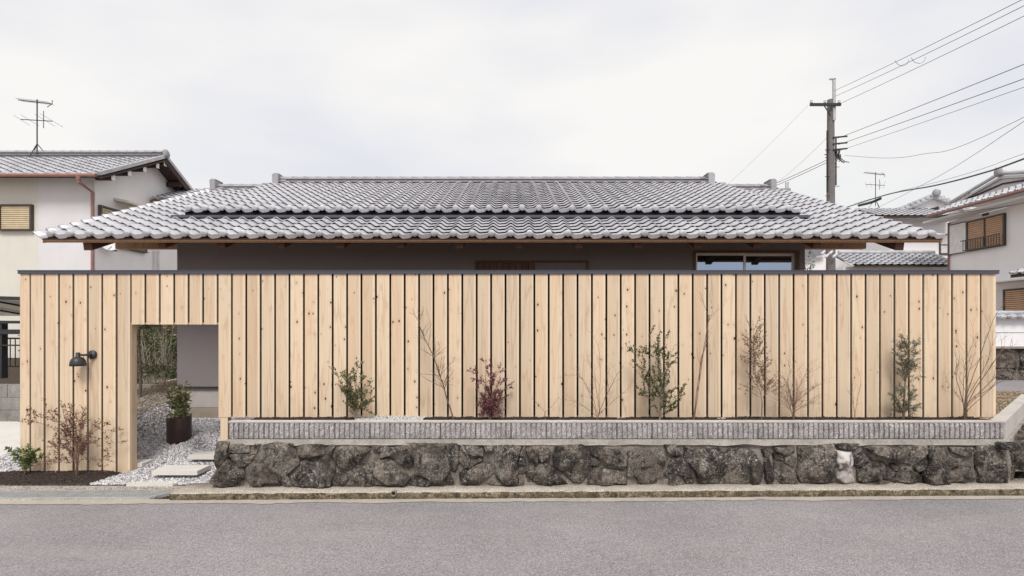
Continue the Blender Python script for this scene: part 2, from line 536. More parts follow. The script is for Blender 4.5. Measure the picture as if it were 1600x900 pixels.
def sheet(name, x0, x1, y0, y1, nx, ny, zf, mat):
    xs = np.linspace(x0, x1, nx + 1); ys = np.linspace(y0, y1, ny + 1)
    v = np.array([(x, y, zf(x, y)) for y in ys for x in xs])
    idx = lambda i, j: j * (nx + 1) + i
    f = np.array([(idx(i, j), idx(i + 1, j), idx(i + 1, j + 1), idx(i, j + 1)) for j in range(ny) for i in range(nx)])
    o = place_world(name, np_mesh(name, v, f, mat, smooth=True))
    o['kind'] = 'structure'
    return o

# ground far and wide
mb = MB(); mb.box(-900, 900, -300, 1500, -0.6, -0.35); o = mb.build('ground', M['earth']); o['kind'] = 'structure'
sheet('road', -60, 60, -6, 6.185, 60, 4, lambda x, y: slope(x), M['asphalt'])
# pale gutter strip along the kerb
v = []
NS = 700
for i in range(NS + 1):
    x = -16 + 34 * i / NS
    wob = 0.045 * noise.noise(Vector((x * 1.7, 3, 0))) + 0.03 * noise.noise(Vector((x * 7, 1, 0))) + 0.02 * noise.noise(Vector((x * 23, 1, 0)))
    v += [(x, 6.04 + wob, slope(x) + 0.005), (x, 6.20, slope(x) + 0.006)]
mb = MB(); mb.add(v, [(2 * i, 2 * i + 2, 2 * i + 3, 2 * i + 1) for i in range(NS)])
o = mb.build('gutter_strip', M['apron']); o['kind'] = 'structure'

# kerb
KX0 = -3.70
prof = [(6.165, -0.05), (6.155, 0.03), (6.165, 0.072), (6.185, 0.082), (6.30, 0.085), (6.55, 0.088), (6.55, -0.05)]
v = []; NK = 420
for i in range(NK + 1):
    x = KX0 + (17 - KX0) * i / NK
    sk = 0.0
    for j, (y, z) in enumerate(prof):
        dy = 0.012 * noise.noise(Vector((x * 6, j * 1.3, 0))) + 0.006 * noise.noise(Vector((x * 31, j * 5, 2)))
        dz = 0.008 * noise.noise(Vector((x * 5, 9, j)))
        yy = y + dy
        if j in (0, 1, 2, 3, 4): yy += 0
        v.append((x + (sk * (y - 6.55) * 0.6), yy, z + dz + slope(x) + (0.01 if j in (2, 3) else 0) * noise.noise(Vector((x * 40, 0, 0)))))
mb = MB(); n = len(prof)
for i in range(NK):
    for j in range(n - 1):
        mb.f.append((i * n + j, (i + 1) * n + j, (i + 1) * n + j + 1, i * n + j + 1)); mb.m.append(1 if j < 2 else 0)
mb.f.append(tuple(range(n))); mb.m.append(1)
mb.v = v
kerb = mb.build('kerb', [M['kerb_top'], M['kerb_face']], smooth=True); kerb['kind'] = 'structure'

# yard, gravel and soil beds
sheet('yard', -11, -3.2, 6.56, 30, 70, 90, lambda x, y: G(x, y), M['gravel_bed'])
sheet('yard_ground', -3.2, 5.5, 7.0, 30, 10, 10, lambda x, y: 0.40, M['earth'])
sheet('driveway', -24, -6.22, 7.45, 10.62, 10, 6, lambda x, y: G(min(x, -7.3), y) + 0.03, M['pale_concrete'])
sheet('left_ground', -60, -11, 6.56, 60, 10, 10, lambda x, y: G(-9, y) - 0.01, M['earth'])
# planting bed level behind the block wall
def bedz(x, y):
    return 0.750 + 0.016 * noise.noise(Vector((x * 3, y * 3, 0))) + 0.012 * noise.noise(Vector((x * 11, y * 11, 5)))
sheet('planting_bed', -3.15, 5.60, 6.52, 7.12, 260, 16, bedz, M['soil_bed'])
# corner ground to the right of the fence
sheet('corner_ground', 5.6, 9.5, 6.55, 10.0, 50, 50, lambda x, y: (bedz(x, y) if x < 5.6 + 1.031 * (y - 6.5) - 0.02 else 0.2), M['earth'])
sheet('side_street', 4.0, 60, 9.95, 16.5, 30, 8, lambda x, y: 0.70 - 0.028 * (y - 9.9) + (0.0 if x < 8.9 else -0.03), M['asphalt'])
sheet('far_ground', -60, 90, 16.4, 200, 10, 10, lambda x, y: 0.3, M['earth'])
sheet('road_edge', 5.9, 40, 6.56, 9.95, 10, 4, lambda x, y: 0.03 + slope(x) + max(0, y - 6.9) / 3.05 * 0.62, M['asphalt'])

# ------------------------------------------------------------------ scatter of chips
def chips(name, pts, size, mat, seed=0, flat=0.6, tintf=None):
    rs = np.random.RandomState(seed)
    n = len(pts)
    base = np.array([(1, 0, 0), (0, 1, 0), (-1, 0, 0), (0, -1, 0), (0, 0, 1.0), (0, 0, -1.0)], float)
    fb = np.array([(0, 1, 4), (1, 2, 4), (2, 3, 4), (3, 0, 4), (1, 0, 5), (2, 1, 5), (3, 2, 5), (0, 3, 5)])
    v = base[None] * (1 + 0.45 * (rs.rand(n, 6, 1) - 0.5))
    s = size * (0.55 + 0.9 * rs.rand(n, 1, 1)) * 0.5
    v = v * s * np.array([1, 0.75, flat])[None, None]
    a = rs.rand(n) * 2 * np.pi; t = (rs.rand(n) - 0.5) * 1.4
    ca, sa = np.cos(a)[:, None], np.sin(a)[:, None]; ct, st = np.cos(t)[:, None], np.sin(t)[:, None]
    x, y, z = v[..., 0], v[..., 1], v[..., 2]
    y, z = y * ct - z * st, y * st + z * ct
    x, y = x * ca - y * sa, x * sa + y * ca
    v = np.stack([x, y, z], -1) + np.array(pts)[:, None, :]
    f = (fb[None] + (np.arange(n) * 6)[:, None, None]).reshape(-1, 3)
    tint = np.repeat(rs.rand(n) if tintf is None else tintf(rs, n), 8)
    o = place_world(name, np_mesh(name, v.reshape(-1, 3), f, mat, tint))
    return tag(o, kind='stuff')

rs = np.random.RandomState(3)
def bed_edge(x):           # front soil bed under the left boards: back limit is the fence
    return x < -4.55 + 0.5 * noise.noise(Vector((x * 3, 0, 0)))
pts = []
while len(pts) < 34000:
    x = rs.uniform(-7.3, -3.3); y = 6.57 + 2.75 * rs.rand() ** 1.2
    if x < -6.2 and y > 7.5: continue
    if y > 7.9 and x < -5.55: continue
    # soil bed ellipse
    if y < 6.95 and x < -4.62 - 0.9 * (y - 6.5) ** 2 and x > -7.3: 
        if y > 6.50 and x < -4.75 + (6.9 - y) * -0.4: continue
    if x < -6.25 and y < 6.93 and x > -6.9: continue
    pts.append((x, y, G(x, y) + 0.004 + 0.012 * rs.rand()))
tag(chips('gravel', pts, 0.030, M['gravel'], 1), 'pale grey crushed gravel sloping up behind the gateway', 'gravel')
pts = []
while len(pts) < 15000:
    x = rs.uniform(-7.2, -4.55); y = rs.uniform(6.57, 6.96)
    lim = -4.72 - 0.4 * (6.92 - y) + 0.1 * noise.noise(Vector((y * 8, 0, 0)))
    if x > lim: continue
    if x < -6.1 - (y - 6.46) * 0.0 and y > 6.66 + (x + 7.2) * 0.26: continue
    h = 0.035 * sstep(6.56, 6.66, y) * sstep(lim, lim - 0.3, x)
    pts.append((x, y, G(x, y) + 0.006 + h * rs.rand()))
    pts[-1] = (x, y, G(x, y) + h * (0.6 + 0.4 * rs.rand()) + 0.004)
mul = lambda r, n: r.rand(n) ** 1.0 * np.where(r.rand(n) < 0.985, 0.9, 1.0)
tag(chips('soil', pts, 0.024, M['mulch'], 2, tintf=mul), 'dark soil bed in front of the left end of the board fence', 'soil')
pts = []
while len(pts) < 24000:
    x = rs.uniform(-3.1, 5.62); y = rs.uniform(6.56, 7.02)
    if -1.80 < x < -1.08 and y > 6.62: continue
    pts.append((x, y, bedz(x, y) + 0.004 + 0.008 * rs.rand()))
tag(chips('planter_soil', pts, 0.020, M['mulch'], 4, tintf=mul), 'dark planting soil along the foot of the fence above the block wall', 'soil')
pts = []
while len(pts) < 1800:
    x = rs.uniform(-1.85, -1.05); y = rs.uniform(6.60, 7.0)
    pts.append((x, y, bedz(x, y) + 0.012 + 0.014 * rs.rand()))
tag(chips('white_gravel', pts, 0.022, M['white_gravel'], 5), 'small spill of white gravel beside the olive-green shrub', 'gravel')
pts = []
while len(pts) < 9000:
    x = rs.uniform(5.6, 9.5); y = rs.uniform(6.6, 9.95)
    if x > 5.6 + 1.031 * (y - 6.5) - 0.1: continue
    pts.append((x, y, bedz(x, y) + 0.004))
for i in range(6000):
    x = rs.uniform(-7.0, -5.35); y = rs.uniform(8.5, 10.9)
    pts.append((x, y, G(x, y) + 0.006))
tag(chips('dry_litter', pts, 0.035, M['sand_chip'], 6, flat=0.25), 'dry straw-coloured litter on the bare garden ground', 'litter')
pts = [(x, y, G(x, y) + 0.01) for x, y in zip(rs.uniform(-8.5, -5.2, 6000), rs.uniform(10.9, 12.6, 6000))]
tag(chips('far_gravel', pts, 0.045, M['white_gravel'], 8), 'white gravel patch beyond the brown bank seen through the gateway', 'gravel')

# ------------------------------------------------------------------ the board fence
FD = 6.95                   # front face of the boards
K = FD / F
def fx(px): return (px - 800) * K
def fz(py): return EYE + (515 - py) * K
ZT, ZL, ZH, ZR = fz(428.3), fz(743), fz(507), fz(652)
fence = thing('board_fence', 'long pale cedar board fence with a gateway opening and dark metal cap', 'fence', (0, FD, 0))
def board_mesh(name, w, h, t=0.021):
    c = 0.0035
    mb = MB()
    prof = [(-w / 2, t), (-w / 2, c), (-w / 2 + c, 0), (w / 2 - c, 0), (w / 2, c), (w / 2, t)]
    mb.prism(prof, 'z', 0, h)
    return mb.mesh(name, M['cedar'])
cache = {}
def board(px0, px1, z0, z1, gap=1.0):
    x0, x1 = fx(px0 + gap), fx(px1 - gap)
    key = (round(x1 - x0, 3), round(z1 - z0, 3))
    if key not in cache: cache[key] = board_mesh('board', *key)
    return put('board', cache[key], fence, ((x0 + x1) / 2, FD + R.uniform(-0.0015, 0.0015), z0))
seams = [46.7 + 22.52 * k for k in range(67)]
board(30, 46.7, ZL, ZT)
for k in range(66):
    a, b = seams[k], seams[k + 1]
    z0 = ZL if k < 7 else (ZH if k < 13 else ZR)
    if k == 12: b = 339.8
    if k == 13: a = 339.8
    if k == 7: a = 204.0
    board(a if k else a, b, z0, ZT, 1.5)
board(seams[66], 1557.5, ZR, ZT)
# jamb board closing the end of the left leaf, header soffit and right jamb
XJ = fx(203.5)
def jamb(name, x0, x1, y0, y1, z0, z1):
    m = MB(); m.box(x0 - (x0 + x1) / 2, x1 - (x0 + x1) / 2, 0, y1 - y0, 0, z1 - z0)
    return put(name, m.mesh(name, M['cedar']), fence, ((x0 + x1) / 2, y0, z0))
jamb('jamb_board', XJ - 0.022, XJ - 0.001, FD + 0.024, FD + 0.125, ZL, ZH + 0.02)
jamb('jamb_board', XJ - 0.03, XJ + 0.001, FD + 0.0, FD + 0.0225, ZL, ZH - 0.002) if False else None
jamb('jamb_board', fx(340) + 0.001, fx(340) + 0.022, FD + 0.024, FD + 0.125, ZR, ZH + 0.02)
m = MB(); m.box(XJ, fx(340), FD + 0.023, FD + 0.125, ZH + 0.004, ZH + 0.022); m.build('soffit_board', M['cedar'], fence)
m = MB(); m.box(fx(30) + 0.001, fx(30) + 0.022, FD + 0.024, FD + 0.125, ZL, ZT); m.build('end_board', M['cedar'], fence)
m = MB(); m.box(fx(1557) - 0.022, fx(1557) - 0.001, FD + 0.024, FD + 0.125, ZR, ZT); m.build('end_board', M['cedar'], fence)
m = MB()
m.box(fx(31), XJ - 0.024, FD + 0.065, FD + 0.10, ZL + 0.01, ZT)
m.box(XJ - 0.024, fx(340) + 0.024, FD + 0.065, FD + 0.10, ZH + 0.024, ZT)
m.box(fx(340) + 0.024, fx(1556), FD + 0.065, FD + 0.10, ZR + 0.01, ZT)
m.build('dark_core', M['void'], fence)
m = MB()
m.box(fx(32), XJ - 0.024, FD + 0.103, FD + 0.123, ZL + 0.01, ZT)
m.box(XJ - 0.022, fx(340) + 0.022, FD + 0.103, FD + 0.123, ZH + 0.026, ZT)
m.box(fx(340) + 0.024, fx(1556), FD + 0.103, FD + 0.123, ZR + 0.01, ZT)
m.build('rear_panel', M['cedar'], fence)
m = MB()
y0, y1 = FD - 0.018, FD + 0.14
xa, xb = fx(29.5), fx(1559.5)
m.box(xa, xb, y0, y1, ZT + 0.002, ZT + 0.040)
m.box(xa - 0.004, xb + 0.004, y0 - 0.006, y1 + 0.006, ZT + 0.040, ZT + 0.047)
m.build('cap', M['dark_metal'], fence)
for px0, px1, zb in ((344, 355.5, fz(691)), (498, 509, 0.40), (811 - 4, 811 + 4, 0.7)):
    m = MB(); x0, x1 = fx(px0), fx(px1)
    m.box(-(x1 - x0) / 2, (x1 - x0) / 2, 0, 0.09, 0, ZR - zb - 0.002)
    put('post', m.mesh('post', M['cedar']), fence, ((x0 + x1) / 2, FD - (0.0 if px0 > 350 else -0.004), zb))
# small white footings
for px in (811, 970, 1125, 1276, 1412, 1541):
    m = MB(); hx = 0.085
    x = fx(px)
    m.prism([(x - hx, ZR - 0.035), (x + hx, ZR - 0.035), (x + hx * 0.6, ZR - 0.004), (x - hx * 0.5, ZR - 0.003)], 'y', FD - 0.06, FD + 0.10)
    m.build('footing', M['block_cap'], fence)

# wall lamp
lx, lz = fx(145.5), fz(554)
lamp = thing('wall_lamp', 'black dome wall lamp on the left boards of the fence', 'lamp', (lx, FD, lz))
m = MB(); m.lathe((lx, FD, lz), (0, -1, 0), [(0, 0.052), (0.022, 0.052), (0.030, 0.046), (0.032, 0.0)], 24); m.build('wall_plate', M['black'], lamp, True)
sx, sy = fx(131) + 0.015, FD - 0.115
m = MB(); m.tube([(lx, FD - 0.03, lz), (lx, FD - 0.075, lz + 0.0), (lx - 0.03, FD - 0.105, lz), (sx, sy, lz + 0.002)], 0.013, 8); m.build('arm', M['black'], lamp, True)
m = MB()
m.lathe((sx, sy, lz), (0, 0, -1), [(-0.03, 0.008), (-0.03, 0.022), (0.018, 0.024), (0.022, 0.030), (0.030, 0.048), (0.048, 0.066), (0.075, 0.079), (0.105, 0.085), (0.132, 0.086), (0.132, 0.082), (0.09, 0.078), (0.05, 0.05)], 28)
m.build('lamp_shade', M['black'], lamp, True)
mblb = Mat('frosted_glass', 0.3, 0.5); mblb.col((0.7, 0.68, 0.62))
m = MB(); m.lathe((sx, sy, lz - 0.05), (0, 0, -1), [(0, 0.01), (0.01, 0.025), (0.03, 0.03), (0.045, 0.02), (0.05, 0.004)], 14); m.build('bulb', mblb.m, lamp, True)

# ------------------------------------------------------------------ block wall and stone wall
wall = thing('retaining_wall', 'low dark boulder retaining wall topped with ribbed grey concrete blocks', 'wall', (1.2, 6.4, 0))
BD, BZ0, BZ1 = 6.45, 0.592, 0.790
BX0, BX1 = (357 - 800) * BD / F, (1571 - 800) * BD / F
nb = 22; bw = (BX1 - BX0) / nb
def block_mesh(seed, w, depth=0.10):
    r = random.Random(seed)
    m = MB(); h = BZ1 - BZ0 - 0.022
    g = 0.003
    m.box(-w / 2 + g, w / 2 - g, 0.026, depth, 0, h)
    rib = w / 7
    for i in range(7):
        x0 = -w / 2 + rib * i + 0.0042; x1 = x0 + rib - 0.0084
        if i == 0: x0 += 0.001
        n = 5
        vs = []
        for k in range(n + 1):
            z = 0.004 + (h - 0.006) * k / n
            z = min(z, h - 0.001)
            jf = lambda: r.uniform(-0.006, 0.006)
            inset = 0.006 if k in (0, n) else 0
            vs += [(x0 + inset * 0.5, 0.027, z), (x0 + 0.005, 0.004 + inset + jf(), z), ((x0 + x1) / 2, 0.0 + inset + jf(), z), (x1 - 0.005, 0.004 + inset + jf(), z), (x1 - inset * 0.5, 0.027, z)]
        fs = [(k * 5 + a, k * 5 + a + 1, k * 5 + a + 6, k * 5 + a + 5) for k in range(n) for a in range(4)]
        fs += [(0, 1, 2, 3, 4), tuple(n * 5 + a for a in (4, 3, 2, 1, 0))]
        m.add(vs, fs)
    return m.mesh('block', M['block'])
blocks = [block_mesh(s, bw) for s in range(4)]
for i in range(nb):
    put('block', blocks[i % 4] if i % 5 else blocks[(i + 2) % 4], wall, (BX0 + bw * (i + 0.5), BD + R.uniform(-0.004, 0.004), BZ0))
# side run going back to the right
SD = Vector((1.031, 1, 0)).normalized(); SN = Vector((SD.y, -SD.x, 0))
corner = Vector((BX1, BD, 0))
for i in range(9):
    a = corner + SD * (0.42 * i + 0.004); b = corner + SD * (0.42 * (i + 1) - 0.003)
    m = MB()
    mid = (a + b) / 2 - SN * 0.065
    m.obox((mid.x, mid.y, (BZ0 + BZ1 - 0.022) / 2 - 0.003), SD * ((b - a).length / 2), SN * 0.065, Vector((0, 0, (BZ1 - 0.022 - BZ0) / 2)))
    m.build('block', M['block'] if False else M['block_cap'], wall)
# cap slab (mortared top), beam and mortar core
m = MB()
NSEG = 200
vs = []
for i in range(NSEG + 1):
    x = BX0 - 0.005 + (BX1 - BX0 + 0.005) * i / NSEG
    e1 = 0.006 * noise.noise(Vector((x * 9, 0, 0))); e2 = 0.006 * noise.noise(Vector((x * 12, 7, 0)))
    vs += [(x, BD + 0.012 + e1, BZ1 - 0.022), (x, BD + 0.006 + e1, BZ1 - 0.004 + e2), (x, BD + 0.03, BZ1 + e2), (x, BD + 0.105, BZ1 + e2 * 0.5), (x, BD + 0.105, BZ1 - 0.08)]
m.add(vs, [(i * 5 + a, i * 5 + a + 1, (i + 1) * 5 + a + 1, (i + 1) * 5 + a) for i in range(NSEG) for a in range(4)] + [(0, 1, 2, 3, 4)])
m.obox((corner.x + SD.x * 1.9 - SN.x * 0.065, corner.y + SD.y * 1.9 - SN.y * 0.065, BZ1 - 0.0105), SD * 1.9, SN * 0.067, Vector((0, 0, 0.0115)))
m.build('coping', M['block_cap'], wall)
m = MB()
vs = []
for i in range(NSEG + 1):
    x = BX0 - 0.01 + (BX1 + 0.03 - BX0) * i / NSEG
    e1 = 0.010 * noise.noise(Vector((x * 3, 3, 0))) + 0.004 * noise.noise(Vector((x * 17, 3, 0)))
    e2 = 0.016 * noise.noise(Vector((x * 4, 9, 0)))
    vs += [(x, BD + 0.01, BZ0 - 0.003), (x, BD - 0.035 + e1, BZ0 - 0.006), (x, BD - 0.05 + e1, BZ0 - 0.045), (x, BD - 0.06 + e1 * 2, 0.535 + e2), (x, BD + 0.01, 0.49)]
m.add(vs, [(i * 5 + a, i * 5 + a + 1, (i + 1) * 5 + a + 1, (i + 1) * 5 + a) for i in range(NSEG) for a in range(4)])
a = corner - SN * 0.05
m.obox((a.x + SD.x * 1.9, a.y + SD.y * 1.9, 0.555), SD * 1.9, SN * 0.09, Vector((0, 0, 0.034)))
m.build('concrete_beam', M['concrete'], wall)
# mortar bed behind the stones: lumpy sheet
NX, NZ = 320, 14
MX0, MX1 = -3.16, 5.62
v = []
for j in range(NZ + 1):
    z = 0.04 + (0.56 - 0.04) * j / NZ
    for i in range(NX + 1):
        x = MX0 + (MX1 - MX0) * i / NX
        y = 6.425 - 0.03 * (1 - j / NZ) + 0.035 * noise.noise(Vector((x * 4, z * 5, 1))) + 0.012 * noise.noise(Vector((x * 17, z * 17, 4)))
        v.append((x, y, z))
f = [(j * (NX + 1) + i, j * (NX + 1) + i + 1, (j + 1) * (NX + 1) + i + 1, (j + 1) * (NX + 1) + i) for j in range(NZ) for i in range(NX)]
m = MB(); m.add(v, f); m.box(-3.18, 5.6, 6.47, 7.0, 0.03, 0.58)
m.build('mortar_core', M['mortar'], wall, True)

SDp = 6.37
Z7 = 1600 / 210
def conv(x0, sc, poly): return [((x0 + x / sc - 800) * SDp / F, EYE + (515 - (680 + y / sc)) * SDp / F) for x, y in poly]
stones = []
def st(x0, sc, *polys):
    for p in polys: stones.append(conv(x0, sc, p))
st(330, Z7,
 [(55,95),(200,95),(205,150),(190,200),(215,215),(195,290),(150,330),(90,410),(60,400),(45,250)],
 [(200,185),(230,120),(340,108),(440,140),(450,205),(350,215),(230,205)],
 [(510,110),(600,110),(620,140),(560,190),(540,225),(470,225),(470,190),(490,150)],
 [(210,230),(330,220),(500,235),(540,240),(480,320),(400,370),(330,380),(240,310)],
 [(200,290),(250,350),(390,390),(400,500),(370,530),(270,600),(180,618),(60,580),(12,535),(75,420)],
 [(600,130),(770,100),(960,120),(1000,220),(1045,300),(1035,350),(880,480),(790,560),(640,570),(600,615),(500,600),(420,520),(395,400),(470,340),(560,220)],
 [(1000,120),(1330,115),(1345,225),(1200,265),(1080,280),(1040,240)],
 [(1360,120),(1475,120),(1440,200),(1420,240),(1350,225)],
 [(1080,290),(1200,275),(1400,250),(1450,330),(1460,440),(1420,590),(1330,612),(1220,600),(1000,600),(960,560),(960,490),(1060,390)],
 [(830,510),(900,470),(960,560),(970,620),(880,620),(800,600)])
st(530, Z7,
 [(0,140),(50,140),(120,130),(330,150),(350,180),(280,280),(190,370),(90,425),(0,410),(-60,300),(-40,200)],
 [(-60,470),(30,440),(130,460),(110,600),(-60,610),(-80,560)],
 [(150,420),(190,370),(330,345),(400,400),(415,600),(280,620),(110,605)],
 [(425,500),(480,500),(540,580),(425,600)],
 [(430,290),(590,285),(680,340),(800,470),(850,500),(780,580),(680,560),(600,585),(540,560),(430,480),(400,380)],
 [(390,135),(490,130),(480,200),(400,180)],
 [(500,130),(640,150),(800,125),(820,160),(700,210),(490,270),(485,220)],
 [(790,190),(850,240),(880,350),(830,395),(720,340),(730,270)],
 [(860,115),(1250,115),(1290,240),(1320,400),(1270,480),(1230,555),(1120,560),(1040,500),(900,460),(900,340),(870,200)],
 [(1270,110),(1400,110),(1430,180),(1420,330),(1380,440),(1340,430),(1300,250)],
 [(1440,120),(1490,150),(1530,220),(1560,300),(1540,390),(1500,390),(1430,300)],
 [(870,490),(1010,470),(1110,575),(1050,600),(860,605),(800,570)],
 [(1430,450),(1500,405),(1540,420),(1530,590),(1500,560),(1430,540)],
 [(1300,430),(1360,560),(1270,560)])
st(730, Z7,
 [(-30,140),(60,130),(190,160),(190,250),(80,260),(0,220)],
 [(60,300),(150,270),(180,300),(80,360),(40,380)],
 [(190,325),(270,340),(320,410),(320,460),(100,590),(40,590),(0,520),(10,430),(90,370)],
 [(190,120),(310,120),(310,200),(220,200)],
 [(320,130),(600,130),(640,160),(600,300),(600,580),(460,580),(350,460),(330,300)],
 [(690,120),(700,300),(710,430),(660,485),(610,450),(605,320),(640,200)],
 [(330,485),(460,590),(200,595)],
 [(720,150),(790,170),(850,280),(830,330),(720,250),(700,180)],
 [(800,150),(960,145),(1000,210),(960,270),(880,320),(850,260)],
 [(860,350),(920,320),(1030,390),(1030,520),(990,580),(880,590),(720,560),(690,500),(720,440),(800,400)],
 [(720,350),(780,320),(800,380),(740,420)],
 [(1050,160),(1100,130),(1350,120),(1450,150),(1455,350),(1440,470),(1350,570),(1260,560),(1170,470),(1040,370),(1030,230)],
 [(1040,450),(1220,590),(1040,590)],
 [(615,500),(670,490),(680,590),(610,590)])
st(930, Z7,
 [(-60,150),(0,135),(100,145),(270,150),(370,250),(365,360),(270,370),(150,330),(0,250),(-60,210)],
 [(-50,250),(0,270),(60,320),(40,360),(-50,360)],
 [(-70,400),(0,385),(180,410),(350,430),(370,570),(100,585),(-80,590)],
 [(400,220),(480,180),(640,150),(760,160),(840,280),(860,400),(860,560),(600,590),(520,550),(480,500),(390,490),(390,330)],
 [(820,115),(960,115),(1050,190),(1035,245),(930,250),(870,210)],
 [(870,290),(1000,270),(1090,300),(1180,560),(1120,580),(1070,560),(1050,480),(880,450)],
 [(880,470),(1000,460),(1060,500),(1060,590),(880,595)])
st(1130, Z7,
 [(-440,140),(-350,185),(0,160),(200,160),(320,185),(305,560),(200,575),(-270,565),(-340,400),(-440,290)],
 [(335,195),(390,200),(410,290),(470,370),(480,440),(430,560),(330,560),(320,400)],
 [(480,180),(560,170),(580,240),(500,260)],
 [(630,150),(860,150),(860,220),(700,225),(630,190)],
 [(500,330),(570,310),(600,400),(600,560),(530,575),(500,500)],
 [(620,310),(700,330),(830,400),(860,500),(880,580),(700,570),(610,530)],
 [(740,270),(820,245),(890,290),(880,370),(820,390),(740,330)],
 [(610,220),(720,240),(720,300),(620,290)],
 [(900,150),(1300,120),(1320,280),(1340,350),(1320,540),(1080,560),(930,550),(880,450),(910,330)],
 [(1340,190),(1530,210),(1560,310),(1520,400),(1570,560),(1440,565),(1350,500),(1345,320)],
 [(1310,110),(1440,100),(1640,110),(1600,160),(1400,160)])
WHITE = len(stones) - 2
Z5 = 1600 / 280
st(1320, Z5,
 [(100,200),(170,160),(240,200),(250,260),(130,290),(90,250)],
 [(215,230),(340,240),(450,330),(450,425),(330,380),(170,420),(125,400),(130,330)],
 [(180,425),(330,390),(440,425),(430,432),(200,430)],
 [(190,115),(330,110),(640,100),(650,200),(600,260),(480,240),(380,210),(250,160)],
 [(420,260),(460,255),(510,295),(480,325),(430,310)],
 [(460,340),(560,300),(660,350),(740,430),(590,425),(460,415)],
 [(650,100),(755,95),(745,170),(650,215)],
 [(620,280),(740,210),(740,300),(640,320)],
 [(780,100),(910,100),(940,170),(930,280),(900,350),(910,425),(740,425),(690,350),(750,270),(755,150)],
 [(950,110),(1140,110),(1170,145),(1080,195),(960,150)],
 [(1000,300),(1140,250),(1180,380),(1100,410),(920,425),(915,350)],
 [(960,200),(1060,215),(1000,280),(930,270)],
 [(1200,100),(1370,95),(1420,170),(1420,340),(1440,420),(1200,415),(1180,280),(1190,170)])

def rock_front(poly, seed, y_face=SDp, scale=1.06, step=0.026):
    """a stone whose outline is poly in x-z; rings of vertices bulge toward -y, cut by random facets"""
    r = random.Random(seed)
    cx = sum(p[0] for p in poly) / len(poly); cz = sum(p[1] for p in poly) / len(poly)
    ring = []
    tot = 0
    for i in range(len(poly)):
        a, b = poly[i], poly[(i + 1) % len(poly)]; l = math.dist(a, b); tot += l
        k = max(1, int(l / step))
        for q in range(k): ring.append((a[0] + (b[0] - a[0]) * q / k, a[1] + (b[1] - a[1]) * q / k))
    n = len(ring)
    size = tot / 4
    D = 0.045 + min(0.085, size * 0.26)
    planes = []
    for _ in range(5):
        an = r.uniform(0, 2 * math.pi); tl = r.uniform(0.1, 0.75)
        planes.append((math.cos(an) * tl, math.sin(an) * tl, D * r.uniform(0.85, 1.15) + tl * size * r.uniform(0.0, 0.22)))
    tx, tz = r.uniform(-.12, .12), r.uniform(-.22, .10)
    levels = [(1.0, 0.0), (1.0, 0.55), (0.965, 0.86), (0.88, 0.98), (0.74, 1.0), (0.56, 1.0), (0.38, 1.0), (0.18, 1.0)]
    vs = []
    for li, (sc, hh) in enumerate(levels):
        for (x, z) in ring:
            xx = cx + (x - cx) * sc * scale; zz = cz + (z - cz) * sc * scale
            hgt = min([p[2] - (xx - cx) * p[0] - (zz - cz) * p[1] for p in planes] + [D * 1.1])
            hgt = max(D * 0.42, hgt) + (xx - cx) * tx + (zz - cz) * tz
            q = Vector((xx * 7 + seed, zz * 7, 0))
            nn = noise.noise(q) * 0.022 + abs(noise.noise(q * 2.3)) * -0.018 + noise.noise(q * 5) * 0.006
            if li == 0: y = y_face + 0.10
            else:
                y = y_face + 0.045 - hh * hgt - nn * (1 if li > 1 else 0.4)
                j = 0.008
                xx += noise.noise(Vector((xx * 25, zz * 25, 3 + seed))) * j; zz += noise.noise(Vector((xx * 25, zz * 25, 9 + seed))) * j
            vs.append((xx, y, zz))
    nl = len(levels)
    fs = [(l * n + k, l * n + (k + 1) % n, (l + 1) * n + (k + 1) % n, (l + 1) * n + k) for l in range(nl - 1) for k in range(n)]
    fs.append(tuple((nl - 1) * n + k for k in range(n)))
    m = MB(); m.add(vs, fs)
    return m
def build_rock(m, mat, parent):
    o = m.build('stone', mat, parent, True)
    try: o.data.set_sharp_from_angle(angle=rad(24))
    except Exception: pass
    return o
for i, p in enumerate(stones):
    m = rock_front(p, i)
    build_rock(m, M['pale_stone'] if i == WHITE else M['stone'], wall)
# boulders turning the corner
def boulder(name, c, r3, seed, mat, parent, sub=3, rough=0.22):
    import bmesh
    bm = bmesh.new(); bmesh.ops.create_icosphere(bm, subdivisions=sub, radius=1)
    for vtx in bm.verts:
        p = vtx.co.copy()
        p = Vector((max(-0.78, min(0.78, p.x)), max(-0.78, min(0.78, p.y)), max(-0.85, min(0.85, p.z))))
        k = 1 + rough * noise.noise(p * 1.6 + Vector((seed, 0, 0))) + rough * 0.5 * noise.noise(p * 4 + Vector((0, seed, 0)))
        vtx.co = Vector((p.x * r3[0] * k * 1.15, p.y * r3[1] * k * 1.15, p.z * r3[2] * k * 1.1)) + Vector(c)
    me = bpy.data.meshes.new(name); bm.to_mesh(me); bm.free()
    me.materials.append(mat)
    me.polygons.foreach_set('use_smooth', [True] * len(me.polygons))
    return place_world(name, me, parent)
boulder('stone', (5.50, 6.33, 0.535), (0.105, 0.11, 0.045), 11, M['stone'], wall)
boulder('stone', (5.63, 6.62, 0.27), (0.16, 0.14, 0.27), 12, M['stone'], wall)
for i in range(6):
    q = corner + SD * (0.55 + 0.42 * i) + SN * 0.06
    boulder('stone', (q.x, q.y, 0.42), (0.22, 0.18, 0.16), 20 + i, M['stone'], wall)
    boulder('stone', (q.x + 0.07, q.y - 0.07, 0.15), (0.22, 0.20, 0.19), 30 + i, M['stone'], wall)
m = MB(); q = corner + SD * 2.1 - SN * 0.1
m.obox((q.x, q.y, 0.27), SD * 1.95, SN * 0.10, Vector((0, 0, 0.25))); m.build('mortar_core', M['mortar'], wall)
